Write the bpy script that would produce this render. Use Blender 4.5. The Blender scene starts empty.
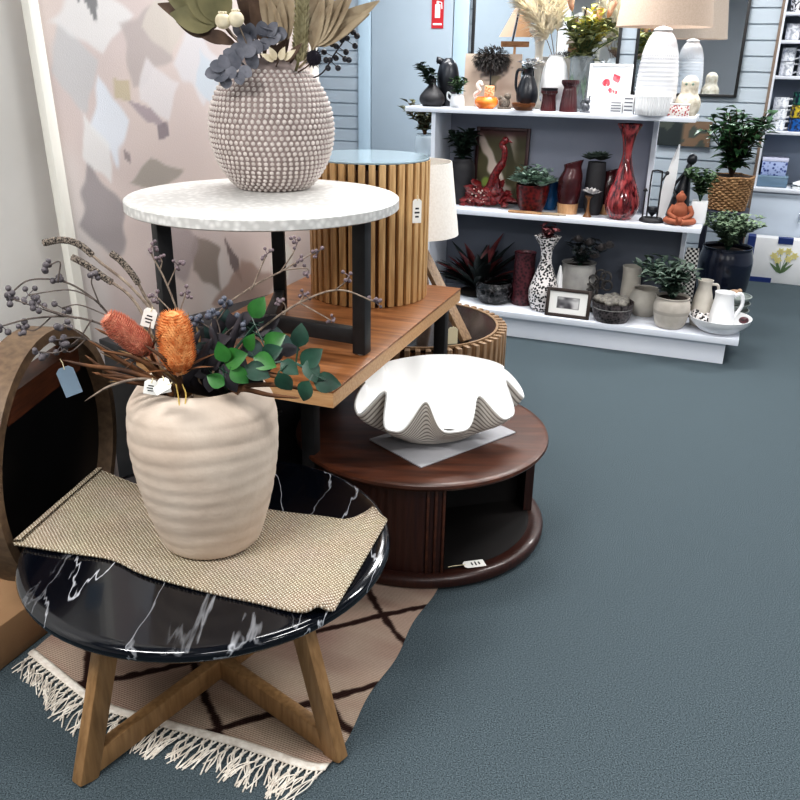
import bpy, math, random
from mathutils import Vector, Matrix
D=bpy.data; C=bpy.context.scene.collection
PI=math.pi; R=random.Random(7)
# ------------------------------------------------------------------ camera
F=835.0; PITCH=math.radians(22.2); ROLL=math.radians(1.0); CH=1.48
_f=Vector((0,math.cos(PITCH),-math.sin(PITCH)))
_r=Vector((1,0,0))*math.cos(ROLL)+Vector((0,math.sin(PITCH),math.cos(PITCH)))*math.sin(ROLL)
_u=-Vector((1,0,0))*math.sin(ROLL)+Vector((0,math.sin(PITCH),math.cos(PITCH)))*math.cos(ROLL)
cd=D.cameras.new('camera'); cam=D.objects.new('camera',cd); C.objects.link(cam)
M=Matrix(((_r.x,_u.x,-_f.x,0),(_r.y,_u.y,-_f.y,0),(_r.z,_u.z,-_f.z,CH),(0,0,0,1)))
cam.matrix_world=M; cd.sensor_width=36; cd.lens=F/800*36; cd.clip_start=.05
bpy.context.scene.camera=cam
CP=Vector((0,0,CH))
def ray(u,v): return _f+_r*((u-400)/F)-_u*((v-400)/F)
def atz(u,v,z):
    d=ray(u,v); return CP+d*((z-CH)/d.z)
def aty(u,v,y):
    d=ray(u,v); return CP+d*(y/d.y)
def depth(p): return (Vector(p)-CP).dot(_f)
def proj(p):
    q=Vector(p)-CP; z=q.dot(_f); return 400+F*q.dot(_r)/z, 400-F*q.dot(_u)/z
# frame of the long display shelf at the back: s along it, off behind its front, z up
S0=Vector((.504,4.691,0)); EX=Vector((.9311,-.3647,0)); EN=Vector((.3647,.9311,0)); SROT=math.atan2(EX.y,EX.x)
def sp(s,off,z): return S0+EX*s+EN*off+Vector((0,0,z))
def sh(u,off,z):
    lo,hi=-4.,4.
    for _ in range(50):
        m=(lo+hi)/2
        if proj(sp(m,off,z))[0]<u: lo=m
        else: hi=m
    return sp(lo,off,z)
def zfor(p,v):
    lo,hi=-1.,4.
    for _ in range(50):
        m=(lo+hi)/2
        if proj((p[0],p[1],m))[1]>v: lo=m
        else: hi=m
    return lo
# ------------------------------------------------------------------ materials
def lin(c):
    def g(x):
        x/=255.; return x/12.92 if x<=.04045 else ((x+.055)/1.055)**2.4
    return (g(c[0]),g(c[1]),g(c[2]),1)
_m={}
def mat(name,c1,c2=None,scale=20,rough=.6,bump=0,bscale=None,metal=0,coat=0,emit=0,kind='noise',stretch=(1,1,1),trans=0,lo=.35,hi=.65,detail=4,spec=.5,alpha=1):
    if name in _m: return _m[name]
    m=D.materials.new(name); m.use_nodes=True; n=m.node_tree.nodes; l=m.node_tree.links
    b=n['Principled BSDF']; b.inputs['Roughness'].default_value=rough; b.inputs['Metallic'].default_value=metal
    b.inputs['Specular IOR Level'].default_value=spec
    if coat: b.inputs['Coat Weight'].default_value=coat; b.inputs['Coat Roughness'].default_value=.08
    if trans: b.inputs['Transmission Weight'].default_value=trans
    if alpha<1: b.inputs['Alpha'].default_value=alpha
    b.inputs['Base Color'].default_value=lin(c1)
    if emit: b.inputs['Emission Color'].default_value=lin(c1); b.inputs['Emission Strength'].default_value=emit
    if c2 or bump:
        tc=n.new('ShaderNodeTexCoord'); mp=n.new('ShaderNodeMapping'); mp.inputs['Scale'].default_value=stretch
        l.new(tc.outputs['Object'],mp.inputs['Vector'])
        def tex(k,s):
            if k=='voronoi':
                t=n.new('ShaderNodeTexVoronoi'); t.inputs['Scale'].default_value=s; o=t.outputs['Distance']
            elif k=='wave':
                t=n.new('ShaderNodeTexWave'); t.inputs['Scale'].default_value=s; t.inputs['Distortion'].default_value=2; t.inputs['Detail'].default_value=2; o=t.outputs['Fac']
            else:
                t=n.new('ShaderNodeTexNoise'); t.inputs['Scale'].default_value=s; t.inputs['Detail'].default_value=detail; o=t.outputs['Fac']
            l.new(mp.outputs['Vector'],t.inputs['Vector']); return o
        t=tex(kind,scale)
        if c2:
            r=n.new('ShaderNodeValToRGB'); r.color_ramp.elements[0].position=lo; r.color_ramp.elements[1].position=hi
            r.color_ramp.elements[0].color=lin(c1); r.color_ramp.elements[1].color=lin(c2)
            l.new(t,r.inputs['Fac']); l.new(r.outputs['Color'],b.inputs['Base Color'])
        if bump:
            bn=n.new('ShaderNodeBump'); bn.inputs['Strength'].default_value=bump; bn.inputs['Distance'].default_value=.01
            l.new(tex('noise' if kind=='noise' else kind,bscale) if bscale else t,bn.inputs['Height']); l.new(bn.outputs['Normal'],b.inputs['Normal'])
    _m[name]=m; return m
def vcmat(name,rough=.7,bump=0,bscale=200,coat=0):
    if name in _m: return _m[name]
    m=D.materials.new(name); m.use_nodes=True; n=m.node_tree.nodes; l=m.node_tree.links
    b=n['Principled BSDF']; b.inputs['Roughness'].default_value=rough
    if coat: b.inputs['Coat Weight'].default_value=coat
    a=n.new('ShaderNodeAttribute'); a.attribute_name='Col'; l.new(a.outputs['Color'],b.inputs['Base Color'])
    if bump:
        t=n.new('ShaderNodeTexNoise'); t.inputs['Scale'].default_value=bscale
        bn=n.new('ShaderNodeBump'); bn.inputs['Strength'].default_value=bump; bn.inputs['Distance'].default_value=.005
        l.new(t.outputs['Fac'],bn.inputs['Height']); l.new(bn.outputs['Normal'],b.inputs['Normal'])
    _m[name]=m; return m
# ------------------------------------------------------------------ mesh builder
class MB:
    def __init__(s): s.v=[]; s.f=[]; s.col=[]; s.c=None
    def add(s,vs,fs):
        k=len(s.v); s.v+= [Vector(p) for p in vs]; s.f+=[tuple(i+k for i in f) for f in fs]
        if s.c is not None: s.col+= [s.c]*len(vs)
        return s
    def box(s,x0,x1,y0,y1,z0,z1,mt=None,bev=0):
        if bev:
            b=min(bev,(x1-x0)/2.01,(y1-y0)/2.01,(z1-z0)/2.01); vs=[];
            import bmesh
            bm=bmesh.new(); bmesh.ops.create_cube(bm,size=1)
            for q in bm.verts: q.co=Vector(((x0+x1)/2+q.co.x*(x1-x0),(y0+y1)/2+q.co.y*(y1-y0),(z0+z1)/2+q.co.z*(z1-z0)))
            bmesh.ops.bevel(bm,geom=bm.edges[:],offset=b,segments=2,affect='EDGES',profile=.5)
            bm.verts.index_update(); vs=[q.co.copy() for q in bm.verts]; fs=[[q.index for q in f.verts] for f in bm.faces]; bm.free()
        else:
            vs=[Vector((x,y,z)) for x in (x0,x1) for y in (y0,y1) for z in (z0,z1)]
            fs=[(0,1,3,2),(4,6,7,5),(0,4,5,1),(2,3,7,6),(0,2,6,4),(1,5,7,3)]
        if mt is not None: vs=[mt@p for p in vs]
        return s.add(vs,fs)
    def beam(s,a,b,w,h,up=(0,0,1)):
        a=Vector(a);b=Vector(b);d=(b-a); L=d.length; d.normalize(); up=Vector(up)
        x=d.cross(up); 
        if x.length<1e-4: x=d.cross(Vector((0,1,0)))
        x.normalize(); y=x.cross(d)
        mt=Matrix(((x.x,y.x,d.x,a.x),(x.y,y.y,d.y,a.y),(x.z,y.z,d.z,a.z),(0,0,0,1)))
        return s.box(-w/2,w/2,-h/2,h/2,0,L,mt,bev=min(w,h)*.12)
    def lathe(s,prof,n=32,a0=0,a1=2*PI,rf=None,cx=0,cy=0,z0=0):
        full=abs(a1-a0-2*PI)<1e-6; k=n if full else n+1; vs=[];fs=[]
        for i,(r,z) in enumerate(prof):
            for j in range(k):
                a=a0+(a1-a0)*j/n; q=r if rf is None else r*rf(a,i/(len(prof)-1),z)
                vs.append((cx+q*math.cos(a),cy+q*math.sin(a),z0+z))
        for i in range(len(prof)-1):
            for j in range(n):
                j2=(j+1)%k if full else j+1
                fs.append((i*k+j,i*k+j2,(i+1)*k+j2,(i+1)*k+j))
        return s.add(vs,fs)
    def tube(s,pts,r,n=6,cap=True):
        pts=[Vector(p) for p in pts]; rs=r if isinstance(r,(list,tuple)) else [r]*len(pts)
        t=(pts[1]-pts[0]).normalized(); x=t.cross(Vector((.13,.2,1)))
        if x.length<1e-3: x=t.cross(Vector((1,0,0)))
        x.normalize(); vs=[];fs=[]
        for i,p in enumerate(pts):
            t=(pts[min(i+1,len(pts)-1)]-pts[max(i-1,0)])
            if t.length<1e-9: t=Vector((0,0,1))
            t.normalize(); x=(x-t*x.dot(t)); x.normalize(); y=t.cross(x)
            for j in range(n):
                a=2*PI*j/n; vs.append(p+(x*math.cos(a)+y*math.sin(a))*rs[i])
        for i in range(len(pts)-1):
            for j in range(n): fs.append((i*n+j,i*n+(j+1)%n,(i+1)*n+(j+1)%n,(i+1)*n+j))
        if cap: fs.append(tuple(range(n-1,-1,-1))); fs.append(tuple((len(pts)-1)*n+j for j in range(n)))
        return s.add(vs,fs)
    def ball(s,c,r,seg=10,rings=6,sc=(1,1,1),mt=None):
        vs=[];fs=[]; c=Vector(c)
        for i in range(rings+1):
            th=PI*i/rings
            for j in range(seg):
                a=2*PI*j/seg; p=Vector((math.sin(th)*math.cos(a)*r*sc[0],math.sin(th)*math.sin(a)*r*sc[1],math.cos(th)*r*sc[2]))
                if mt is not None: p=mt@p
                vs.append(c+p)
        for i in range(rings):
            for j in range(seg): fs.append((i*seg+j,(i+1)*seg+j,(i+1)*seg+(j+1)%seg,i*seg+(j+1)%seg))
        return s.add(vs,fs)
    def leaf(s,base,d,L,W,up=(0,0,1),bend=.3,n=4,shape=.5,fold=.25,pw=.85):
        base=Vector(base); d=Vector(d).normalized(); up=Vector(up); x=d.cross(up)
        if x.length<1e-3: x=d.cross(Vector((1,0,0)))
        x.normalize(); nn=x.cross(d); vs=[];fs=[]
        for i in range(n+1):
            t=i/n; w=W/2*(math.sin(PI*(t**(shape*1.25)))**pw if 0<i<n else .05)
            p=base+d*(L*t*(1-.25*bend*t))-nn*(bend*L*t*t*.6)
            vs+=[p-x*w+nn*w*fold*2,p,p+x*w+nn*w*fold*2]
        for i in range(n):
            k=i*3; fs+=[(k,k+1,k+4,k+3),(k+1,k+2,k+5,k+4)]
        return s.add(vs,fs)
    def disc_solid(s,prof,n=48,**k): return s.lathe([(0.0001,prof[0][1])]+prof+[(0.0001,prof[-1][1])],n,**k)
    def grid(s,fn,nx,ny):
        vs=[fn(i/nx,j/ny) for j in range(ny+1) for i in range(nx+1)]
        fs=[(j*(nx+1)+i,j*(nx+1)+i+1,(j+1)*(nx+1)+i+1,(j+1)*(nx+1)+i) for j in range(ny) for i in range(nx)]
        return s.add(vs,fs)
    def xf(s,mt): s.v=[mt@p for p in s.v]; return s
    def mesh(s,name,sm=40):
        m=D.meshes.new(name); m.from_pydata([p[:] for p in s.v],[],s.f); m.update()
        if s.col and len(s.col)==len(s.v):
            a=m.color_attributes.new('Col','FLOAT_COLOR','POINT')
            for i,c in enumerate(s.col): a.data[i].color=c
        if sm:
            m.polygons.foreach_set('use_smooth',[True]*len(m.polygons)); 
            try: m.set_sharp_from_angle(angle=math.radians(sm))
            except Exception: pass
        import bmesh
        bm=bmesh.new(); bm.from_mesh(m); bmesh.ops.recalc_face_normals(bm,faces=bm.faces[:]); bm.to_mesh(m); bm.free()
        return m
def thing(name,label,cat,loc=(0,0,0),rz=0,group=None):
    o=D.objects.new(name,None); C.objects.link(o); o.location=loc; o.rotation_euler=(0,0,rz); o.empty_display_size=.05
    o['label']=label; o['category']=cat
    if group: o['group']=group
    return o
def obj(name,mb,m,parent=None,world=False,sm=40,label=None,solid=0):
    if world and parent is not None:
        root=parent
        while root.parent: root=root.parent
        inv=(Matrix.Translation(root.location)@Matrix.Rotation(root.rotation_euler[2],4,'Z')).inverted(); mb.xf(inv)
    o=D.objects.new(name,mb.mesh(name,sm)); o.data.materials.append(m); C.objects.link(o)
    if parent is not None: o.parent=parent
    if label: o['label']=label
    if solid:
        md=o.modifiers.new('thick','SOLIDIFY'); md.thickness=solid; md.offset=0
    return o
def tag(o,label,cat,group=None):
    o['label']=label; o['category']=cat
    if group: o['group']=group
    return o
def one(name,mb,m,label,cat,loc=(0,0,0),rz=0,group=None,sm=40,solid=0):
    o=obj(name,mb,m,None,sm=sm,solid=solid); o.location=loc; o.rotation_euler=(0,0,rz); return tag(o,label,cat,group)
def struct(name,mb,m,sm=30):
    o=obj(name,mb,m,sm=sm); o['kind']='structure'; return o
def curve(pts,n=8):
    pts=[Vector(p) for p in pts]; out=[]
    P=[pts[0]*2-pts[1]]+pts+[pts[-1]*2-pts[-2]]
    for i in range(1,len(P)-2):
        for k in range(n):
            t=k/n; a,b,c,d=P[i-1],P[i],P[i+1],P[i+2]
            out.append(.5*((2*b)+(c-a)*t+(2*a-5*b+4*c-d)*t*t+(3*b-a-3*c+d)*t**3))
    out.append(pts[-1]); return out
def smooth(prof,n=5):
    q=curve([(r,0,z) for r,z in prof],n); return [(max(p.x,.0003),p.z) for p in q]
def vase_prof(outer,wall=.006,closed=True):
    """outer: list of (r,z) from base up -> smoothed outer wall, rim and an inner wall"""
    o=smooth(outer); top=o[-1]
    inner=[(max(r-wall,.002),z) for r,z in reversed(o) if z>o[0][1]+wall*2]
    return [(.0003,o[0][1])]+o+inner+[(.0003,o[0][1]+wall*2)]
def sstep(a,b,x):
    t=max(0,min(1,(x-a)/(b-a))); return t*t*(3-2*t)
def mixc(a,b,t): return tuple(a[i]+(b[i]-a[i])*t for i in range(4))
def paint(fn,w,h,nx,ny,thick=0):
    """upright rectangle w x h in local X-Z (front faces -Y) coloured per vertex by fn(a,b) with a,b in 0..1"""
    mb=MB(); 
    mb.grid(lambda a,b:(w*(a-.5),0,h*b),nx,ny)
    mb.col=[lin(fn(i/nx,j/ny)) for j in range(ny+1) for i in range(nx+1)]
    return mb
def hashn(i,j,s=0):
    x=math.sin(i*127.1+j*311.7+s*74.7)*43758.5453; return x-math.floor(x)
def vnoise(x,y,s=0):
    i,j=math.floor(x),math.floor(y); a,b=x-i,y-j; a=a*a*(3-2*a); b=b*b*(3-2*b)
    return (hashn(i,j,s)*(1-a)+hashn(i+1,j,s)*a)*(1-b)+(hashn(i,j+1,s)*(1-a)+hashn(i+1,j+1,s)*a)*b
def mixrgb(a,b,t): return tuple(a[i]+(b[i]-a[i])*t for i in range(3))
LP=[52,28,17,32,42,42,24,26,34,15]; EXPO=0.3
# ================================================================== MATERIALS
m_carpet=mat('carpet',(44,53,58),(100,112,118),scale=300,rough=.95,bump=.35,detail=8,lo=.34,hi=.68,spec=.12)
m_cream=mat('cream_wall',(226,224,220),rough=.8,bump=.05,c2=(234,232,229),scale=3)
m_slat=mat('blue_slat_paint',(164,174,183),(172,182,191),scale=2,rough=.55)
m_door=mat('pale_blue_door',(160,173,184),(166,179,190),scale=2,rough=.5)
m_doortrim=mat('blue_trim',(176,196,210),rough=.45)
m_white=mat('white_laminate',(226,229,236),(220,224,233),scale=3,rough=.45)
m_panel=mat('grey_blue_panel',(150,154,168),(142,147,162),scale=2,rough=.6)
m_ceil=mat('ceiling_tile',(196,198,200),rough=.9)
m_black=mat('black_metal',(22,22,24),(30,30,32),scale=30,rough=.5)
m_chrome=mat('mirror_glass',(232,238,242),metal=1,rough=.02)
m_tagw=mat('tag_card',(246,244,238),rough=.6)
m_ink=mat('tag_ink',(50,48,52),rough=.7)
m_string=mat('string',(226,214,180),rough=.9)
def woodm(name,a,b,stretch,scale=14,rough=.45,coat=0): return mat(name,a,b,scale=scale,stretch=stretch,rough=rough,detail=6,bump=.04,coat=coat,lo=.3,hi=.7)
m_oak=woodm('oak_leg',(134,102,66),(166,130,90),(6,6,.8))
m_desk=woodm('chestnut_desk_top',(104,64,36),(160,108,68),(9,.7,9),scale=6,rough=.35)
m_deskedge=woodm('desk_edge',(196,160,120),(172,128,86),(9,.7,9),rough=.5)
m_slatwood=woodm('honey_slat',(172,132,86),(216,180,130),(9,9,.6))
m_slatdark=woodm('slat_inner',(96,62,32),(120,80,42),(9,9,.6))
m_slat2=woodm('walnut_slat',(112,88,66),(158,130,100),(9,9,.6))
m_walnut=woodm('dark_walnut',(54,28,18),(92,52,34),(1.2,9,9),scale=5,rough=.4,coat=.1)
m_walnutv=woodm('dark_walnut_side',(42,20,16),(62,32,24),(12,12,.7),rough=.4,coat=.2)
m_ringwood=woodm('ring_timber',(92,74,58),(122,100,78),(4,4,4),rough=.55)
m_tan=mat('tan_card',(152,120,88),(140,108,78),scale=6,rough=.8)

# ================================================================== SETTING
W=1.4
mb=MB(); mb.box(-3.6,5.0,-3.2,8.6,-.05,0); struct('floor',mb,m_carpet,0)
mb=MB(); mb.box(-3.6,5.0,-3.2,8.6,2.75,2.8); struct('ceiling',mb,m_ceil,0)
# cream side wall the canvas leans on, running obliquely towards the back
WLd=Vector((.62,.785,0)).normalized(); WLn=Vector((WLd.y,-WLd.x,0)); WL0=Vector((-1.069,2.6,0))-WLn*.13
def wl(a,n,z): return WL0+WLd*a+WLn*n+Vector((0,0,z))
def frame_mat(o,x,y): return Matrix(((x.x,y.x,0,o.x),(x.y,y.y,0,o.y),(0,0,1,o.z),(0,0,0,1)))
mb=MB(); mb.box(-3.2,1.17,-.12,0,0,2.75,frame_mat(WL0,WLd,WLn)); struct('wall_left',mb,m_cream,0)
mb=MB(); mb.box(-3.2,1.17,0.001,.014,0,.09,frame_mat(WL0,WLd,WLn)); struct('baseboard_left',mb,m_white,0)
a=wl(1.17,-.12,0); b=Vector((-1.02,7.0,0)); d=(b-a).normalized(); n=Vector((d.y,-d.x,0))
mb=MB(); mb.box(0,(b-a).length,-.1,0,0,2.75,frame_mat(a,d,n)); struct('wall_side',mb,m_slat,0)
# slat board wall (parallel to the display shelf)
SM=Matrix(((EX.x,EN.x,0,S0.x),(EX.y,EN.y,0,S0.y),(0,0,1,0),(0,0,0,1)))
mb=MB(); z=0
mb.box(-2.3,1.315,W+.012,W+.08,0,2.75,SM)
k=0
while k*.09<2.7:
    mb.box(-2.3,1.315,W,W+.012,k*.09+.006,(k+1)*.09-.004,SM); k+=1
struct('wall_back',mb,m_slat,0)
mb=MB(); mb.box(1.313,1.33,W-.006,W+.085,0,2.75,SM); struct('trim_1',mb,mat('brown_edge',(120,104,92),rough=.6),0)
mb=MB(); mb.box(1.1,4.2,2.72,2.8,0,2.75,SM); struct('wall_far',mb,m_slat,0)
mb=MB(); mb.box(4.6,4.7,-3.2,8.6,0,2.75); struct('wall_right',mb,mat('offwhite_wall',(176,182,190),rough=.8),0)
mb=MB(); mb.box(-3.6,5,-3.2,-3.1,0,2.75); struct('wall_front',mb,mat('front_wall',(160,164,170),rough=.8),0)
mb=MB(); mb.box(-3.6,-3.5,-3.2,8.6,0,2.75); struct('wall_outer',mb,m_cream,0)
mb=MB(); mb.box(-3.6,5,8.5,8.6,0,2.75); struct('wall_rear',mb,m_cream,0)
# flush pale door with its trim
o=D.objects.new('door_1',None); C.objects.link(o); o['kind']='structure'
mb=MB(); mb.box(-1.345,-.74,W-.028,W-.002,0.01,2.1,SM,bev=.004); obj('door_slab',mb,m_door,o)
mb=MB()
mb.box(-1.45,-1.35,W-.03,W-.001,0,2.2,SM,bev=.008); mb.box(-.735,-.625,W-.03,W-.001,0,2.2,SM,bev=.008); mb.box(-1.45,-.625,W-.03,W-.001,2.105,2.2,SM,bev=.008)
obj('door_frame',mb,m_doortrim,o)
mb=MB(); mb.tube([sp(-.80,W-.03,1.0),sp(-.80,W-.08,1.0),sp(-.91,W-.08,1.0)],.009,8); obj('door_handle',mb,m_chrome,o)

# fire extinguisher sign high on the door
p=sp(-.85,W-.032,1.70)
t=thing('safety_sign','small red safety sign with a white extinguisher symbol on the pale blue door','sign',p,SROT)
mb=MB(); mb.box(-.043,.043,-.003,0,-.02,.19); obj('sign_plate',mb,mat('sign_red',(190,36,44),rough=.4),t)
mb=MB(); mb.box(-.019,.019,-.006,-.003,.045,.13,bev=.002); mb.box(-.008,.008,-.006,-.003,.13,.15); mb.tube([(.008,-.005,.145),(.028,-.005,.14),(.031,-.005,.10)],.004,5)
mb.box(-.032,.032,-.005,-.003,.0,.012); obj('sign_symbol',mb,mat('sign_white',(240,236,236),rough=.5),t)

# ceiling lights (troffers above the shop floor)
ml=mat('diffuser',(250,252,255),emit=3.0)
for i,(x,y,rz) in enumerate([(-1.35,.45,0),(1.6,.6,0),(-.2,2.9,0),(1.9,2.9,0),(.9,4.6,0),(3.0,5.2,0),(.4,-1.8,0),(2.8,-1.6,0),(3.3,7.4,0),(-.05,5.2,0)]):  # last one added unseen to brighten the door and back left wall
    t=thing('ceiling_light','white rectangular ceiling light over the shop floor, seen only in reflection','light',(x,y,2.75),rz,'ceiling lights')
    mb=MB(); mb.box(-.63,.63,-.19,.19,-.05,-.001); obj('housing',mb,m_white,t)
    mb=MB(); mb.box(-.6,.6,-.16,.16,-.056,-.051); obj('diffuser',mb,ml,t)
    la=D.lights.new('ceiling_lamp','AREA'); la.shape='RECTANGLE'; la.size=1.2; la.size_y=.32; la.energy=LP[i]; la.color=(1,.985,.965)
    lo=D.objects.new('ceiling_lamp',la); C.objects.link(lo); lo.location=(x,y,2.68)
w=D.worlds.new('w'); bpy.context.scene.world=w; w.use_nodes=True
w.node_tree.nodes['Background'].inputs['Color'].default_value=(.75,.86,1,1); w.node_tree.nodes['Background'].inputs['Strength'].default_value=.3

# ================================================================== PRICE TAG helper
def price_tag(hang,down,w,h,label,face,string_len=.03,ink=True,group=None,tilt=0,col=None,sidew=None):
    """card hanging from point hang; face = horizontal direction the card faces"""
    hang=Vector(hang); f=Vector(face).normalized(); dn=Vector(down).normalized()
    t=thing('price_tag',label,'price tag',hang,0,group)
    x=f.cross(dn).normalized(); f=dn.cross(x).normalized()
    c=hang+dn*string_len
    mt=Matrix(((x.x,dn.x,f.x,c.x),(x.y,dn.y,f.y,c.y),(x.z,dn.z,f.z,c.z),(0,0,0,1)))
    mb=MB(); ch=w*.22
    out=[(-w/2+ch,0),(w/2-ch,0),(w/2,ch),(w/2,h),(-w/2,h),(-w/2,ch)]
    vs=[mt@Vector((a,b,-.0006)) for a,b in out]+[mt@Vector((a,b,.0006)) for a,b in out]
    mb.add(vs,[tuple(range(5,-1,-1)),tuple(range(6,12))]+[(i,(i+1)%6,6+(i+1)%6,6+i) for i in range(6)])
    obj('card',mb,col or m_tagw,t,world=True,sm=0)
    if ink:
        mb=MB()
        for k in range(3):
            y=h*(.36+.17*k); ww=w*(.2 if k!=1 else .28)
            q=[(-ww,y),(ww,y),(ww,y+h*.07),(-ww,y+h*.07)]
            for s in (.0011,-.0011): mb.add([mt@Vector((a,b,s)) for a,b in q],[(0,1,2,3)])
        obj('print_lines',mb,m_ink,t,world=True,sm=0)
    mb=MB(); mb.tube([hang,hang+dn*string_len*.5+x*.002,c+dn*.006+f*.001],.0012,5); obj('string',mb,m_string,t,world=True)
    return t

# ================================================================== RUG
rc=Vector((-.97,1.79,0)); ru=Vector((.826,-.355,0)).normalized(); rv=Vector((.355,.826,0)).normalized()
t=thing('rug','cream pink woven rug with brown diamond lines and white fringe under the marble table','rug',rc,math.atan2(ru.y,ru.x))
RW,RL=.90,1.15
m=D.materials.new('rug_weave'); m.use_nodes=True; nn=m.node_tree.nodes; ll=m.node_tree.links; b=nn['Principled BSDF']; b.inputs['Roughness'].default_value=.95; b.inputs['Specular IOR Level'].default_value=.1
a=nn.new('ShaderNodeAttribute'); a.attribute_name='Col'
tc=nn.new('ShaderNodeTexCoord'); wv=nn.new('ShaderNodeTexWave'); wv.bands_direction='Y'; wv.inputs['Scale'].default_value=55; wv.inputs['Distortion'].default_value=1.5; wv.inputs['Detail Scale'].default_value=6; ll.new(tc.outputs['Object'],wv.inputs['Vector'])
mx=nn.new('ShaderNodeMixRGB'); mx.blend_type='MULTIPLY'; mx.inputs[0].default_value=.35; ll.new(a.outputs['Color'],mx.inputs[1]); ll.new(wv.outputs['Color'],mx.inputs[2]); ll.new(mx.outputs['Color'],b.inputs['Base Color'])
bn=nn.new('ShaderNodeBump'); bn.inputs['Strength'].default_value=.5; bn.inputs['Distance'].default_value=.004; ll.new(wv.outputs['Fac'],bn.inputs['Height']); ll.new(bn.outputs['Normal'],b.inputs['Normal'])
def rugbow(x):
    K=[(0,.012),(.244,-.054),(.342,-.066),(.473,-.053),(.677,-.03),(.87,-.022),(.9,-.006)]
    for (a,b),(c,d) in zip(K,K[1:]):
        if x<=c: return b+(d-b)*max(0,x-a)/(c-a)
    return K[-1][1]
def rugcol(x,y):
    # slanted diamond lattice with hand-woven jogs
    jx=(vnoise(x*60,y*60,3)-.5)*.012
    p=(x-.805+jx)/.39+(y-.195)/.355+.5; q=(x-.805+jx)/.39-(y-.195)/.355+.5
    e=min(abs(p%1-.5),abs(q%1-.5))*.26
    base=mixrgb((178,156,138),(166,136,126),vnoise(x*3,y*14,1))
    base=mixrgb(base,(198,182,164),vnoise(x*9,y*30,2)*.6)
    return lin(mixrgb((52,34,30),base,sstep(.007,.012,e)))
NX,NY=180,230
mb=MB(); mb.grid(lambda a,b:(RW*a*(1-.05*b)+.006*math.sin(b*23)*(2*a-1),rugbow(RW*a)*(1-b)**2+RL*b,.006),NX,NY)
mb.col=[rugcol(RW*i/NX,RL*j/NY) for j in range(NY+1) for i in range(NX+1)]
k=len(mb.v); e=[0,NX,(NX+1)*(NY+1)-1,(NX+1)*NY]
mb.col+= [lin((150,130,112))]*8; mb.add([(0,.015,0),(RW*.97,.015,0),(RW*.94,RL,0),(0,RL,0),(0,.015,.0058),(RW*.97,.015,.0058),(RW*.94,RL,.0058),(0,RL,.0058)],[(0,1,5,4),(1,2,6,5),(2,3,7,6),(3,0,4,7)])
obj('woven_field',mb,m,t,sm=0)
m_fr=mat('fringe_yarn',(236,230,220),(212,202,190),scale=60,rough=.95)
mb=MB(); mb.grid(lambda a,b:(RW*a,rugbow(RW*a)-.018+.022*b,.0075+.002*math.sin(PI*b)),40,4); obj('fringe_band',mb,m_fr,t,sm=80,solid=.004)
mb=MB(); rr=random.Random(3)
for i in range(44):
    x=.012+i*(RW-.024)/43; sw=rr.uniform(-.03,.03)
    kn=(x,-.03-rr.uniform(0,.008),.006)
    mb.tube([(x-.006,-.014,.005),kn],.0026,5); mb.tube([(x+.006,-.014,.005),kn],.0026,5); mb.ball(kn,.0052,6,4)
    for s in range(5):
        L=rr.uniform(.05,.085)*(.55+.45*sstep(.05,.3,x)); a=sw+rr.uniform(-.02,.02)+.02*(1-sstep(.05,.3,x)); c1=rr.uniform(-.014,.014)
        mb.tube(curve([kn,(kn[0]+a*.4+c1,kn[1]-L*.45,.004+rr.uniform(0,.008)),(kn[0]+a,kn[1]-L,.003)],3),.0017,4)

for q_ in mb.v: q_.y+=rugbow(min(max(q_.x,0),RW))
obj('fringe',mb,m_fr,t)

# ================================================================== BLACK MARBLE TABLE
MC=Vector((-.447,1.722,0)); MR=.43; MT=.42
t=thing('coffee_table','round coffee table with a white-veined black marble top on crossed oak legs','coffee table',MC)
m=D.materials.new('black_marble'); m.use_nodes=True; nn=m.node_tree.nodes; ll=m.node_tree.links; b=nn['Principled BSDF']; b.inputs['Roughness'].default_value=.12; b.inputs['Coat Weight'].default_value=.3
tc=nn.new('ShaderNodeTexCoord'); col=None
def vein(rot,scale,dist,width,sx,seedoff,thr0,thr1):
    mp=nn.new('ShaderNodeMapping'); mp.inputs['Rotation'].default_value=(0,0,rot); mp.inputs['Location'].default_value=(seedoff,seedoff*.7,0); mp.inputs['Scale'].default_value=(1,sx,1); ll.new(tc.outputs['Object'],mp.inputs['Vector'])
    nz=nn.new('ShaderNodeTexNoise'); nz.inputs['Scale'].default_value=scale; nz.inputs['Detail'].default_value=5; nz.inputs['Distortion'].default_value=dist; ll.new(mp.outputs['Vector'],nz.inputs['Vector'])
    s=nn.new('ShaderNodeMath'); s.operation='SUBTRACT'; s.inputs[1].default_value=.5; ll.new(nz.outputs['Fac'],s.inputs[0])
    ab=nn.new('ShaderNodeMath'); ab.operation='ABSOLUTE'; ll.new(s.outputs[0],ab.inputs[0])
    r=nn.new('ShaderNodeMapRange'); r.inputs['From Min'].default_value=0; r.inputs['From Max'].default_value=width; r.inputs['To Min'].default_value=1; r.inputs['To Max'].default_value=0; ll.new(ab.outputs[0],r.inputs['Value'])
    k=nn.new('ShaderNodeTexNoise'); k.inputs['Scale'].default_value=4; ll.new(mp.outputs['Vector'],k.inputs['Vector'])
    g=nn.new('ShaderNodeMapRange'); g.inputs['From Min'].default_value=thr0; g.inputs['From Max'].default_value=thr1; ll.new(k.outputs['Fac'],g.inputs['Value'])
    u=nn.new('ShaderNodeMath'); u.operation='MULTIPLY'; ll.new(r.outputs[0],u.inputs[0]); ll.new(g.outputs[0],u.inputs[1]); return u.outputs[0]
v1=vein(.1,5.5,.25,.012,.13,3.1,.47,.66); v2=vein(-.35,5,.4,.006,.2,9.2,.42,.62)
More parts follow.
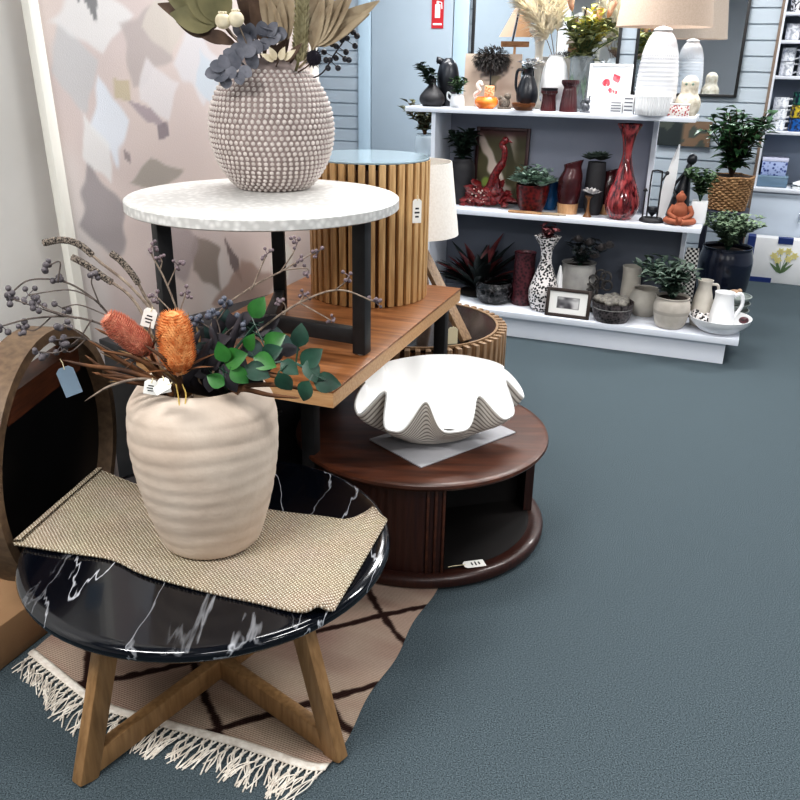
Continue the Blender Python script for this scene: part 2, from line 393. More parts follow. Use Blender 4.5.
ad=nn.new('ShaderNodeMath'); ad.operation='MAXIMUM'; ll.new(v1,ad.inputs[0]); ll.new(v2,ad.inputs[1])
mx=nn.new('ShaderNodeMixRGB'); mx.inputs[1].default_value=lin((7,10,18)); mx.inputs[2].default_value=lin((206,208,214)); ll.new(ad.outputs[0],mx.inputs[0]); ll.new(mx.outputs[0],b.inputs['Base Color'])
m_marble=m
mb=MB(); mb.disc_solid([(MR-.03,MT-.036),(MR-.012,MT-.033),(MR-.002,MT-.022),(MR,MT-.014),(MR-.004,MT-.004),(MR-.014,MT),(MR-.03,MT-.001)],96); obj('table_top',mb,m_marble,t,sm=50)
mb=MB()
for q in range(4):
    a=math.radians([236,320,56,140][q]); c=Vector((math.cos(a),math.sin(a),0)); tn=Vector((-c.y,c.x,0))
    mb=MB(); ft=c*.412; tp=c*.29
    mt=lambda A,B,w,h,m_: m_.beam(A,B,w,h,up=c)
    m_=MB(); m_.beam(ft+Vector((0,0,.0065 if q>1 else .0005)),tp+Vector((0,0,MT-.037)),.032,.05,up=c); lg=obj('leg',m_,m_oak,t)
    m_=MB(); m_.beam(c*.40+Vector((0,0,.037)),c*.012*(q%2)+Vector((0,0,.037)),.030,.058,up=(0,0,1)); obj('brace',m_,m_oak,t)

# ---- jute runner over it
t=thing('table_runner','coarse woven natural jute runner laid across the black marble table top','table runner',(-.45,1.73,MT))
back=curve([atz(97,468,MT+.012),atz(150,487,MT+.012),atz(210,498,MT+.01),atz(270,509,MT+.01),atz(320,516,MT+.008),atz(350,519,MT+.010),atz(372,508,MT+.014),atz(386,518,MT+.012)],6)
front=curve([atz(14,540,MT+.016),atz(60,549,MT+.012),atz(110,556,MT+.010),atz(145,572,MT+.010),atz(200,588,MT+.008),atz(255,600,MT+.008),atz(300,607,MT+.018),atz(333,608,MT+.010)],6)
def along(c,t):
    x=t*(len(c)-1); i=min(int(x),len(c)-2); return c[i].lerp(c[i+1],x-i)
mj=D.materials.new('jute_weave'); mj.use_nodes=True; nn=mj.node_tree.nodes; ll=mj.node_tree.links; b=nn['Principled BSDF']; b.inputs['Roughness'].default_value=.95; b.inputs['Specular IOR Level'].default_value=.1
tc=nn.new('ShaderNodeTexCoord'); outs=[]
for rot in (.75,-.6):
    mp=nn.new('ShaderNodeMapping'); mp.inputs['Rotation'].default_value=(0,0,rot); ll.new(tc.outputs['Object'],mp.inputs['Vector'])
    wv=nn.new('ShaderNodeTexWave'); wv.inputs['Scale'].default_value=46; wv.inputs['Distortion'].default_value=1.6; wv.inputs['Detail Scale'].default_value=4; ll.new(mp.outputs['Vector'],wv.inputs['Vector']); outs.append(wv.outputs['Fac'])
mm=nn.new('ShaderNodeMath'); mm.operation='MULTIPLY'; ll.new(outs[0],mm.inputs[0]); ll.new(outs[1],mm.inputs[1])
nz=nn.new('ShaderNodeTexNoise'); nz.inputs['Scale'].default_value=9; ll.new(tc.outputs['Object'],nz.inputs['Vector'])
r=nn.new('ShaderNodeValToRGB'); r.color_ramp.elements[0].color=lin((132,116,96)); r.color_ramp.elements[1].color=lin((238,227,208)); r.color_ramp.elements[1].position=.55; ll.new(mm.outputs[0],r.inputs['Fac'])
mx=nn.new('ShaderNodeMixRGB'); mx.blend_type='MULTIPLY'; mx.inputs[0].default_value=.12; ll.new(r.outputs[0],mx.inputs[1]); ll.new(nz.outputs['Color'],mx.inputs[2]); ll.new(mx.outputs[0],b.inputs['Base Color'])
bn=nn.new('ShaderNodeBump'); bn.inputs['Strength'].default_value=.9; bn.inputs['Distance'].default_value=.004; ll.new(mm.outputs[0],bn.inputs['Height']); ll.new(bn.outputs['Normal'],b.inputs['Normal'])
def jz(a,b_):
    e=max(0,1-a/.18); w=.002*math.sin(a*16+b_*3)
    f=.014*math.exp(-((a-.93)/.035)**2)*max(0,1-b_/.25) + .010*math.exp(-((a-.87)/.03)**2)*max(0,(b_-.6)/.4)
    flat=1-math.exp(-((a-.42)/.16)**2-((b_-.5)/.3)**2)
    return w*flat+f
def jf(a,b_):
    p=along(front,a).lerp(along(back,a),b_); p=p.copy(); rr_=math.hypot(p.x-MC.x,p.y-MC.y)
    zz=MT+.004+(.006+jz(a,b_)-.004)*(1 if not(.2<a<.7) else .45)
    p.z=max(MT+.0035,zz); return p
mb=MB(); mb.grid(jf,110,34); obj('cloth',mb,mj,t,world=True,sm=80,solid=.005)
mb=MB()  # folded-under lip at the left end
def lip(a,b_):
    p=along(front,0).lerp(along(back,0),b_); d=(along(front,.15)-along(front,0)).normalized()
    th=PI*a; return p+d*(.016-.022*math.sin(th))+Vector((0,0,-.006+.010*math.cos(th)))
mb.grid(lip,10,20); obj('folded_hem',mb,mj,t,world=True,sm=80)
mb=MB()
for cc in (front,back): mb.tube([p+Vector((0,0,-.003 if jz(0,0)>9 else 0)) for p in [jf(i/80,0 if cc is front else 1) for i in range(81)]],.0042,6)
mb.tube([jf(1,i/20) for i in range(21)],.0042,6); obj('bound_edge',mb,mj,t,world=True)

# ---- ribbed pot
PC=Vector((-.438,1.705,MT+.009)); PH=.398
t=thing('vase','large cream ceramic vase with uneven horizontal ribs on the jute runner, holding orange banksias','vase',PC)
mpot=mat('cream_ceramic',(214,199,184),(198,180,164),scale=7,rough=.62,bump=.12,bscale=60)
pr=[(.100,0),(.116,.014),(.139,.09),(.156,.17),(.165,.25),(.165,.30),(.159,.345),(.139,.379),(.122,PH-.002),(.115,PH)]
o=smooth(pr,10)
def ribbed(a,t_,z): 
    return 1
mb=MB(); n=72; rows=[]
prof=[]
for i in range(90):
    x=i/89*(len(o)-1); k=min(int(x),len(o)-2); f=x-k; prof.append((o[k][0]+(o[k+1][0]-o[k][0])*f,o[k][1]+(o[k+1][1]-o[k][1])*f))
def rf(a,t_,z):
    zz=z+.005*math.sin(2*a+1)+.002*math.sin(3*a+z*30); ph=(zz/.037+.12*math.sin(zz*31))%1
    amp=.0017*(.5+vnoise(a*1.2,z*40,9))*sstep(.012,.04,z)*(1-sstep(.33,.39,z))
    return 1-amp/.15*(abs(ph*2-1)**1.7)+.006*(vnoise(math.cos(a)*3+5,math.sin(a)*3+z*25,4)-.5)*(1-sstep(.33,.39,z))
mb.lathe(prof,n,rf=rf); obj('body',mb,mpot,t,sm=60)
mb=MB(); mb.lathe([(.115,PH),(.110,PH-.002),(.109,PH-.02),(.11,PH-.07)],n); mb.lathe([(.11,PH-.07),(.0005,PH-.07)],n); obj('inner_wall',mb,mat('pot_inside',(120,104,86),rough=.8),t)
mb=MB(); mb.lathe([(.0003,.0),(.100,0)],n); obj('foot',mb,mpot,t)
PM=PC+Vector((0,0,PH))
# ================================================================== STEMS IN THE POT
m_twig=mat('grey_twig',(74,66,62),(104,94,88),scale=60,rough=.9)
m_twigl=mat('pale_twig',(150,136,122),(112,98,88),scale=80,rough=.9)
m_berry=mat('grey_berry',(70,66,70),(104,98,102),scale=80,rough=.6)
m_berryp=mat('mauve_berry',(128,112,116),(96,84,90),scale=80,rough=.6)
m_leafg=mat('green_leaf',(30,84,34),(58,118,52),scale=18,rough=.4)
m_leafd=mat('deep_green_leaf',(20,48,36),(44,80,64),scale=18,rough=.4)
m_leafb=mat('rust_leaf',(64,40,26),(118,78,46),scale=14,rough=.7)
m_leafk=mat('dark_plum_leaf',(40,36,42),(64,60,66),scale=20,rough=.6)
def stem_thing(name,label,cat,root,group=None):
    return thing(name,label,cat,root,0,group)
def mouth(a,r=.07): return PM+Vector((math.cos(a)*r,math.sin(a)*r,-.068))
def pt(u,v,y): return aty(u,v,y)
def berry_branch(label,main,twigs,y0,a,mt_s,mt_b,br=.0058,r0=.0032,group=None,clus=3):
    """main/twigs: pixel paths with y; clusters of berries at the twig tips"""
    rt=mouth(a); t=stem_thing('berry_branch',label,'flower stem',rt,group)
    lead=PM+Vector((math.cos(a)*.085,math.sin(a)*.085,.0))
    P=curve([rt,lead]+[pt(*p) for p in main],6); mb=MB(); mb.tube(P,[r0*(1-.5*i/len(P)) for i in range(len(P))],6); tips=[P[-1]]
    for tw in twigs:
        q=[pt(*p) for p in tw]; s=min(P,key=lambda p:(p-q[0]).length); Q=curve([s]+q,5) ; mb.tube(Q,[.0019*(1-.3*i/len(Q)) for i in range(len(Q))],5); tips.append(Q[-1])
    obj('stem',mb,mt_s,t,world=True)
    for tip in tips:
        b=MB()
        for k in range(clus+R.randint(1,4)):
            d=Vector((R.uniform(-1,1),R.uniform(-1,1),R.uniform(-1,1)))*.013
            b.tube([tip,tip+d],.001,4); b.ball(tip+d,br*R.uniform(.8,1.15),8,6)
        obj('berry_cluster',b,mt_b,t,world=True)
    return t
Y=1.70
berry_branch('dark grey berry branch arching farthest left from the cream vase',[(165,378,Y),(120,335,Y-.02),(80,318,Y-.04),(35,318,Y-.06),(2,326,Y-.06)],
  [[(60,315,Y-.05),(30,305,Y-.06),(10,298,Y-.06)],[(90,322,Y-.05),(75,345,Y-.06),(60,347,Y-.06)],[(50,318,Y-.05),(35,330,Y-.06),(22,328,Y-.06)],[(75,318,Y-.05),(50,310,Y-.06),(38,304,Y-.06)]],Y,2.9,m_twig,m_berry,br=.0066)
berry_branch('dark grey berry branch with a looped tip in front of the canvas corner',[(160,372,Y+.03),(115,322,Y+.04),(95,300,Y+.04),(65,282,Y+.04),(30,280,Y+.04),(10,294,Y+.04)],
  [[(70,284,Y+.04),(58,278,Y+.04),(56,281,Y+.04)],[(95,300,Y+.03),(70,290,Y+.03),(28,295,Y+.03)],[(100,305,Y+.03),(92,285,Y+.03),(92,278,Y+.03)],[(112,318,Y+.03),(80,305,Y+.03),(62,308,Y+.03)],[(58,281,Y+.03),(60,262,Y+.03),(48,266,Y+.03)]],Y,2.5,m_twig,m_berry,br=.0066)
berry_branch('low dark grey berry branch drooping over the round timber ring',[(160,382,Y-.04),(110,350,Y-.06),(80,338,Y-.08),(58,340,Y-.09)],
  [[(85,340,Y-.08),(70,352,Y-.09),(62,345,Y-.09)],[(95,345,Y-.08),(75,330,Y-.09),(62,325,Y-.09)],[(80,338,Y-.08),(60,352,Y-.09),(40,352,Y-.09)]],Y,3.3,m_twig,m_berry,br=.007)
berry_branch('slim twig with mauve berries rising to the right under the white table',[(205,365,Y+.04),(215,318,Y+.05),(250,288,Y+.06),(280,272,Y+.06),(297,262,Y+.06)],
  [[(252,288,Y+.05),(262,265,Y+.05),(267,254,Y+.05)],[(280,272,Y+.06),(292,255,Y+.06),(297,244,Y+.06)],[(285,270,Y+.06),(305,268,Y+.06),(309,271,Y+.06)],[(290,266,Y+.06),(310,255,Y+.06),(319,251,Y+.06)]],Y,1.0,m_twigl,m_berryp,br=.0042)
berry_branch('slim twig with mauve berries reaching farthest right past the black table leg',[(240,350,Y-.02),(270,322,Y-.02),(305,300,Y-.02),(340,290,Y-.02),(375,302,Y-.02)],
  [[(335,290,Y-.02),(345,282,Y-.02),(349,276,Y-.02)],[(300,303,Y-.02),(318,313,Y-.02),(332,321,Y-.02)],[(300,302,Y-.02),(304,296,Y-.02),(303,294,Y-.02)],[(285,314,Y-.02),(285,305,Y-.02),(277,299,Y-.02)]],Y,.2,m_twigl,m_berryp,br=.0042)
berry_branch('upright twig with grey buds beside the left black leg of the white table',[(192,372,Y+.06),(180,320,Y+.06),(165,280,Y+.06),(152,255,Y+.06),(152,246,Y+.06)],
  [[(168,285,Y+.06),(175,270,Y+.06),(178,265,Y+.06)],[(160,270,Y+.06),(162,262,Y+.06),(160,258,Y+.06)],[(178,318,Y+.06),(162,302,Y+.06),(157,297,Y+.06)],[(178,318,Y+.06),(185,296,Y+.06),(186,292,Y+.06)]],Y,1.6,m_twigl,m_berryp,br=.0045)
berry_branch('short twig of slate blue buds in the middle of the cream vase',[(212,365,Y-.03),(220,335,Y-.03),(215,315,Y-.03)],
  [[(220,335,Y-.03),(205,325,Y-.03),(198,322,Y-.03)],[(218,340,Y-.03),(232,328,Y-.03),(238,322,Y-.03)],[(216,345,Y-.04),(205,345,Y-.04),(201,350,Y-.04)],[(218,320,Y-.03),(226,308,Y-.03),(226,302,Y-.03)]],Y,.5,m_twig,mat('slate_bud',(96,100,112),(66,70,84),scale=60,rough=.5),br=.0072,clus=3)
# speckled spike stems
m_spk=mat('speckled_spike',(40,36,34),(150,138,126),scale=260,rough=.8,lo=.42,hi=.58)
for k,(lab,path) in enumerate([
  ('long speckled grey spike bending left from the vase, highest of its kind',[(170,370,Y+.05),(160,325,Y+.06),(132,288,Y+.07),(100,262,Y+.08),(80,245,Y+.08),(62,240,Y+.08),(43,243,Y+.08)]),
  ('long speckled grey spike bending left just below the highest spike',[(165,372,Y+.02),(148,325,Y+.03),(130,296,Y+.04),(105,278,Y+.05),(85,264,Y+.05),(72,257,Y+.05)]),
  ('short speckled grey spike curling beside the left black table leg',[(178,368,Y+.08),(158,318,Y+.09),(146,298,Y+.1),(135,278,Y+.1),(122,262,Y+.1),(111,253,Y+.1)])]):
    rt=mouth(2.1+.3*k); t=stem_thing('spike_stem',lab,'flower stem',rt,'speckled spikes in the cream vase')
    P=curve([rt]+[pt(*p) for p in path],8); n0=int(len(P)*.62)
    mb=MB(); mb.tube(P[:n0+1],.0034,6); obj('stem',mb,m_twigl,t,world=True)
    mb=MB(); mb.tube(P[n0:],[.0042*(1-.5*i/(len(P)-n0)) for i in range(len(P)-n0)],6)
    for i in range(n0,len(P)-1):
        for q in range(2):
            p=P[i].lerp(P[i+1],q/2); tn=(P[i+1]-P[i]).normalized(); x=tn.cross(Vector((0,.3,1))).normalized(); y=tn.cross(x)
            for j in range(5):
                a=2*PI*(j+.5*q)/5; dd=x*math.cos(a)+y*math.sin(a); mb.ball(p+dd*.0045,.0034,5,4)
    obj('seed_spike',mb,m_spk,t,world=True)
# banksias
m_bk1=mat('pink_banksia',(188,112,92),(214,152,126),scale=90,rough=.85)
m_bk2=mat('orange_banksia',(204,120,62),(232,172,114),scale=90,rough=.85)
def banksia(label,b0,b1,rad,m_,a,flare=1.0):
    b0=Vector(b0); b1=Vector(b1); rt=mouth(a); t=stem_thing('banksia',label,'flower',rt,'orange banksia flowers in the cream vase')
    mb=MB(); mb.tube(curve([rt,(rt+b0)/2+Vector((0,0,.02)),b0],5),.0042,6); obj('stem',mb,m_leafb,t,world=True)
    d=b1-b0; L=d.length; d.normalize(); x=d.cross(Vector((0,1,.1))).normalized(); y=d.cross(x)
    def rr_(s): return rad*(.55+.45*sstep(0,.25,s))*(1 if s<.6 else math.sqrt(max(0,1-((s-.6)/.41)**2)))
    mb=MB(); n=22
    vs=[];fs=[]
    P=[b0+d*L*i/14 for i in range(15)]; mb.tube(P,[max(.001,rr_(i/14)*.86) for i in range(15)],14)
    rg=random.Random(5)
    for i in range(26):
        s=(i+.4)/26.5
        for j in range(30):
            aa=2*PI*(j+.5*(i%2))/30+rg.uniform(-.04,.04); dd=x*math.cos(aa)+y*math.sin(aa); c=b0+d*L*s+dd*rr_(s)*.82
            e=c+dd*rad*.30*flare+d*L*.045+Vector((0,0,rg.uniform(-.002,.002))); tt=d.cross(dd)*.0016
            mb.add([c-tt,c+tt,e+dd*.0005],[(0,1,2)]); mb.add([c-d*.0016,c+d*.0016,e],[(0,1,2)])
    obj('flower_cone',mb,m_,t,world=True,sm=0)
    mb=MB()
    for j in range(7):
        aa=2*PI*j/7; dd=x*math.cos(aa)+y*math.sin(aa); mb.leaf(b0+dd*rad*.2,(d*.5+dd),L*.7,rad*.35,up=d,bend=.2)
    obj('collar_leaves',mb,m_leafb,t,world=True,sm=60)
banksia('pink orange banksia cone lying to the left over the vase rim',pt(150,352,Y-.10),pt(106,316,Y-.13),.027,m_bk1,3.6,.9)
banksia('bright orange upright banksia cone at the front of the cream vase',pt(180,372,Y-.11),pt(172,312,Y-.12),.036,m_bk2,4.4,.8)
# green leafy sprays
def leaf_spray(label,main,leaves,a,m_,L,Wd,cat='foliage stem'):
    rt=mouth(a); t=stem_thing('leaf_spray',label,cat,rt)
    P=curve([rt]+[pt(*p) for p in main],6); mb=MB(); mb.tube(P,.003,5)
    lf=[]
    for (u,v,y,ang,sc) in leaves:
        p=pt(u,v,y); s=min(P,key=lambda q:(q-p).length); d=Vector((math.cos(ang),R.uniform(-.5,.1),math.sin(ang))); mb.tube([s,p-d.normalized()*L*sc*.5],.0016,4)
        l_=MB(); l_.leaf(p-d.normalized()*L*sc*.5,d,L*sc,Wd*sc,up=Vector((R.uniform(-.4,.4),-1,.5)),bend=.25,n=6,shape=.62,fold=.12); lf.append(l_)
    obj('stem',mb,m_leafd,t,world=True)
    for l_ in lf: obj('leaf',l_,m_,t,world=True,sm=60)
A=math.radians
leaf_spray('spray of broad glossy green leaves hanging right over the vase rim and desk edge',[(225,380,Y-.08),(255,368,Y-.10),(290,362,Y-.11),(325,380,Y-.12)],
  [(258,372,Y-.12,A(-20),1),(285,383,Y-.13,A(-60),.9),(305,392,Y-.13,A(-110),.9),(328,383,Y-.12,A(-5),1.05),(312,357,Y-.11,A(40),1.0),(300,335,Y-.10,A(80),.9),(290,368,Y-.12,A(-30),.8),(312,372,Y-.12,A(-60),.9),(272,352,Y-.1,A(30),.9)],.1,m_leafd,.058,.042)
leaf_spray('spray of bright green rounded leaves at the centre of the vase',[(215,375,Y-.05),(235,350,Y-.06),(255,325,Y-.05)],
  [(235,358,Y-.12,A(30),1.15),(215,380,Y-.13,A(150),.8),(258,307,Y-.04,A(60),1.0),(240,376,Y-.13,A(-40),.9),(265,362,Y-.11,A(-15),1.0),(275,340,Y-.07,A(35),1.0),(222,352,Y-.12,A(110),.9),(250,342,Y-.09,A(70),.8)],.6,m_leafg,.054,.040)
leaf_spray('spray of dark blue green leaves behind the bright green leaves',[(210,370,Y),(235,335,Y+.01),(270,320,Y+.01)],
  [(235,325,Y,A(120),1),(250,330,Y,A(50),1),(270,332,Y,A(0),1.1),(285,345,Y-.02,A(-10),1.15),(255,350,Y-.02,A(-30),1.1),(212,335,Y,A(120),1),(225,318,Y,A(80),.9),(200,365,Y-.05,A(170),.9),(205,350,Y-.05,A(140),1)],1.2,mat('blue_green_leaf',(28,44,42),(58,80,78),scale=20,rough=.4),.056,.038)
def strap_spray(label,items,a,m_,w):
    rt=mouth(a); t=stem_thing('dried_foliage',label,'dried foliage',rt); mb=MB()
    for it in items:
        P=curve([rt]+[pt(*p) for p in it],5); n=len(P)
        vs=[];fs=[]
        for i,p in enumerate(P):
            d=(P[min(i+1,n-1)]-P[max(i-1,0)]).normalized(); x=d.cross(Vector((.1,-1,.2))).normalized(); ww=w*(.35+.65*math.sin(PI*min(1,(i+1)/n)))*.5*(1 if i<n-1 else .1)
            vs+=[p-x*ww,p+Vector((0,-.001,0)),p+x*ww]
        for i in range(n-1): fs+=[(i*3,i*3+1,i*3+4,i*3+3),(i*3+1,i*3+2,i*3+5,i*3+4)]
        mb.add(vs,fs)
    obj('strap_leaves',mb,m_,t,world=True,sm=60,solid=.0008)
strap_spray('fan of rust brown strap leaves spreading left from the vase mouth',[[(170,390,Y-.12),(130,372,Y-.15),(90,366,Y-.17),(62,360,Y-.17)],[(168,392,Y-.12),(130,378,Y-.15),(95,374,Y-.16)],[(165,388,Y-.1),(120,360,Y-.12),(88,340,Y-.14)],[(160,388,Y-.1),(110,372,Y-.1),(85,355,Y-.1)],[(165,385,Y-.1),(125,345,Y-.1),(95,328,Y-.1)],[(168,390,Y-.1),(120,380,Y-.12),(92,372,Y-.12)],[(170,385,Y-.1),(140,360,Y-.13),(100,350,Y-.15)],[(180,385,Y-.1),(165,360,Y-.14),(145,345,Y-.14)]],3.5,m_leafb,.010)
strap_spray('bundle of rust brown blades lying right along the desk edge',[[(240,388,Y-.1),(280,385,Y-.11),(310,392,Y-.11)],[(240,390,Y-.1),(270,395,Y-.11),(300,398,Y-.12)],[(235,385,Y-.1),(265,375,Y-.11),(290,382,Y-.11)],[(235,382,Y-.1),(255,372,Y-.1),(278,374,Y-.1)]],.0,m_leafb,.010)
strap_spray('single pale arched twig hanging left below the rust leaves',[[(165,385,Y-.13),(140,379,Y-.15),(110,386,Y-.17),(85,401,Y-.18)]],3.3,m_twigl,.006)
strap_spray('tuft of dark plum leaves filling the mouth of the vase',[[(195,385,Y-.05),(190,355,Y-.05),(200,330,Y-.05)],[(205,380,Y-.05),(215,350,Y-.05),(210,325,Y-.05)],[(185,385,Y-.06),(200,360,Y-.06),(212,338,Y-.06)],[(225,380,Y-.06),(240,360,Y-.05),(250,335,Y-.05)],[(220,380,Y-.06),(228,350,Y-.04),(243,312,Y-.04)],[(240,385,Y-.06),(262,372,Y-.06),(285,352,Y-.06)]],1.0,m_leafk,.022)
strap_spray('loose tuft of thin brown grass blades standing behind the orange banksia',[[(185,385,Y),(165,350,Y),(140,325,Y)],[(190,385,Y),(180,345,Y),(160,318,Y)],[(195,385,Y),(190,340,Y),(188,312,Y)],[(195,385,Y),(200,345,Y),(196,325,Y)],[(180,385,Y-.02),(150,362,Y-.02),(118,350,Y-.02)],[(180,388,Y-.04),(140,372,Y-.04),(100,352,Y-.04)],[(180,388,Y-.04),(150,380,Y-.06),(108,382,Y-.06)]],2.4,mat('straw_leaf',(96,72,48),(150,122,84),scale=20,rough=.8),.007)
leaf_spray('spray of small dark leaves with blue tips above the mouth of the vase',[(205,375,Y-.03),(215,345,Y-.03),(235,318,Y-.02)],
  [(200,372,Y-.06,A(170),1),(215,362,Y-.07,A(60),1),(228,372,Y-.08,A(-20),1),(208,345,Y-.05,A(140),1),(222,340,Y-.05,A(30),1),(232,322,Y-.03,A(100),1),(240,332,Y-.03,A(0),1),(246,318,Y-.02,A(50),1),(218,326,Y-.03,A(110),1),(262,330,Y-.02,A(20),1),(272,322,Y-.02,A(40),1),(198,352,Y-.05,A(200),1),(240,362,Y-.08,A(-40),1),(256,380,Y-.1,A(-30),1),(232,384,Y-.11,A(-70),1),(210,384,Y-.1,A(-100),1),(290,350,Y-.04,A(10),1)],.9,m_leafk,.046,.030)
fc=Vector((.2,-1,.25))
price_tag(pt(152,307,Y-.02),(-.35,0,-1),.028,.042,'white price tag among the spike stems above the pink banksia',fc,.004)
price_tag(pt(152,378,Y-.17),(-.2,-.1,-1),.026,.030,'small white price tag hanging left of the vase rim, first from the left',fc,.004)
price_tag(pt(162,376,Y-.18),(.2,-.2,-1),.022,.030,'small white price tag hanging left of the vase rim, second from the left',fc,.004)
price_tag(pt(172,382,Y-.19),(-.9,-.2,-.5),.017,.034,'white price tag lying slanted on the shoulder of the cream vase',(.1,-1,.5),.004,ink=False)
t=thing('ribbon','loop of yellow ribbon hanging over the rim of the cream vase','ribbon',pt(180,392,Y-.145)); mb=MB(); mb.tube(curve([pt(176,384,1.60),pt(178,395,1.585),pt(182,418,1.565),pt(186,396,1.585),pt(182,384,1.60)],5),.0016,5); obj('loop',mb,mat('yellow_ribbon',(206,176,96),rough=.6),t,world=True)

# ================================================================== DARK DRUM COFFEE TABLE
DC=Vector((.0737,2.524,.008)); DT=.347
t=thing('drum_table','round dark walnut drum coffee table with an open compartment, clam shell on top','coffee table',DC)
mb=MB(); mb.disc_solid([(.395,DT-.022),(.409,DT-.020),(.415,DT-.011),(.413,DT-.003),(.407,DT),(.395,DT)],96); obj('table_top',mb,m_walnut,t,sm=45)
mb=MB(); mb.disc_solid([(.408,0),(.418,.004),(.421,.012),(.421,.028),(.416,.036),(.400,.040),(.386,.037),(.375,.035)],96); obj('base',mb,m_walnutv,t,sm=45)
a0,a1=math.radians(-359),math.radians(-80); 
mb=MB(); n=150; vs=[];
def flute(a,tt,z): return 1-.006*abs(math.sin(a*46))
mb.lathe([(.384,.035),(.384,DT-.022)],n*2,a0,a1,rf=flute)
for a in (a0,a1): 
    c,s=math.cos(a),math.sin(a); mb.add([(c*r,s*r,z) for r,z in ((.358,.035),(.386,.035),(.386,DT-.022),(.358,DT-.022))],[(0,1,2,3)])
obj('fluted_side',mb,m_walnutv,t,sm=30)
mb=MB(); mb.lathe([(.358,.035),(.358,DT-.022)],60,a0,a1); mb.lathe([(.0003,.0365),(.372,.0365)],60); mb.lathe([(.0003,DT-.029),(.39,DT-.029)],60); obj('compartment_shade',mb,mat('shade_interior',(10,6,5),(15,8,7),scale=10,rough=.7),t)  # near-black colour stands for the shade inside the open compartment
mb=MB()
for a in (-81,-84.5,-88): mb.box(.383,.391,-.004,.004,.036,DT-.03,Matrix.Rotation(A(a),4,'Z'),bev=.001)
obj('side_beading',mb,m_walnut,t)
mb=MB(); mb.box(-.012,.012,-.35,.35,.037,DT-.03,Matrix.Rotation(A(-75),4,'Z')); obj('inner_divider',mb,mat('shade_interior',(10,6,5),(15,8,7),scale=10,rough=.7),t)
q=DC+Vector((0,0,.054)); hp=atz(450,568,.064); tp=atz(470,567,.064)
price_tag(atz(448,567,.052),atz(497,561,.0495)-atz(448,567,.052),.036,.068,'white price tag lying on the base of the open compartment of the drum table',(0,0,1),.05)

# ================================================================== CLAM SHELL ON A BOARD
bc=[atz(421,467,DT+.013),atz(516,432,DT+.013)]; bd=(bc[1]-bc[0]); bl=bd.length; bd.normalize(); bnv=Vector((-bd.y,bd.x,0))
mb=MB(); mb.box(0,bl,0,.25,0,.005,bev=.001)
bo=one('backing_board',mb,mat('grey_board',(176,176,180),(166,166,170),scale=8,rough=.7),'flat grey board lying under the white clam shell on the drum table','board',(bc[0].x,bc[0].y,DC.z+DT+.0004),math.atan2(bd.y,bd.x))
SC=Vector((.120,2.435,DC.z+DT+.0055)); SA=math.radians(19)
t=thing('clam_shell','giant white clam shell bowl with wavy lips and ridged grey sides','bowl',SC,SA)
def shellpt(a,s,inner=False):
    # a: around, s: 0 bottom .. 1 rim; long axis X; corrugation grows to the rim
    ca,sa=math.cos(a),math.sin(a); N=9
    w=1-2*((1-math.cos(N*(a+PI/2)+.15))/2)**2.0
    g=sstep(.18,1,s)
    rx,ry=.255,.150
    e=s**.5
    ex=abs(ca)**.9*math.copysign(1,ca); ey=abs(sa)**.9*math.copysign(1,sa)
    fr=sstep(.35,-.35,sa); k=(.20+.80*e)*(1+(.06+.06*fr)*g*w)
    x=rx*ex*k; y=ry*ey*k
    h=(.182+.045*sa)*(s**1.15)-g*(.004+.040*fr)*w
    rid=0 if inner else .0022*abs(math.sin(s*PI*15))
    if not inner: nrm=1+rid/.2; x*=nrm; y*=nrm
    return Vector((x,y,max(h,0)))
def shellin(a,s):
    s=max(.02,s); p=shellpt(a,s,True); da=shellpt(a+.004,s,True)-p; s2=s-.004; ds=p-shellpt(a,s2,True)
    n=da.cross(ds); n.normalize()
    return p-n*.005
mb=MB(); nA,nS=216,104
mb.grid(lambda u,v:shellpt(2*PI*u,v),nA,nS); k0=len(mb.v); mb.f.append(tuple(range(nA)))
# growth-ring colour by height along the valve
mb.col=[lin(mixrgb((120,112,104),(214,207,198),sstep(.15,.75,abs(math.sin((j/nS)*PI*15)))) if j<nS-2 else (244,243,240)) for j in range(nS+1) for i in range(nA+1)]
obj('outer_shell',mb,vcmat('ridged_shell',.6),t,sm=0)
mb=MB(); mb.grid(lambda u,v:shellin(2*PI*u,v),nA,60); mb.f.append(tuple(range(nA)))
k=len(mb.v); vs=[];fs=[]
vs=[shellpt(2*PI*i/nA,1) for i in range(nA+1)]+[shellin(2*PI*i/nA,1) for i in range(nA+1)]
mb.add(vs,[(i,i+1,nA+2+i,nA+1+i) for i in range(nA)])
obj('white_lining',mb,mat('white_glaze',(250,250,249),rough=.22,coat=.3),t,sm=75)

# ================================================================== CHESTNUT DESK (middle tier)
T0=Vector((.218,3.018,0)); Td=Vector((-.345,-.9386,0)).normalized(); Tw=Vector((-.9386,.345,0)).normalized(); TH=.70; TL=1.123; TW=.60
TM=Matrix(((Td.x,Tw.x,0,0),(Td.y,Tw.y,0,0),(0,0,1,0),(0,0,0,1)))
t=thing('desk','chestnut wood desk with black legs carrying the white round table and slatted drum','desk',T0,math.atan2(Td.y,Td.x))
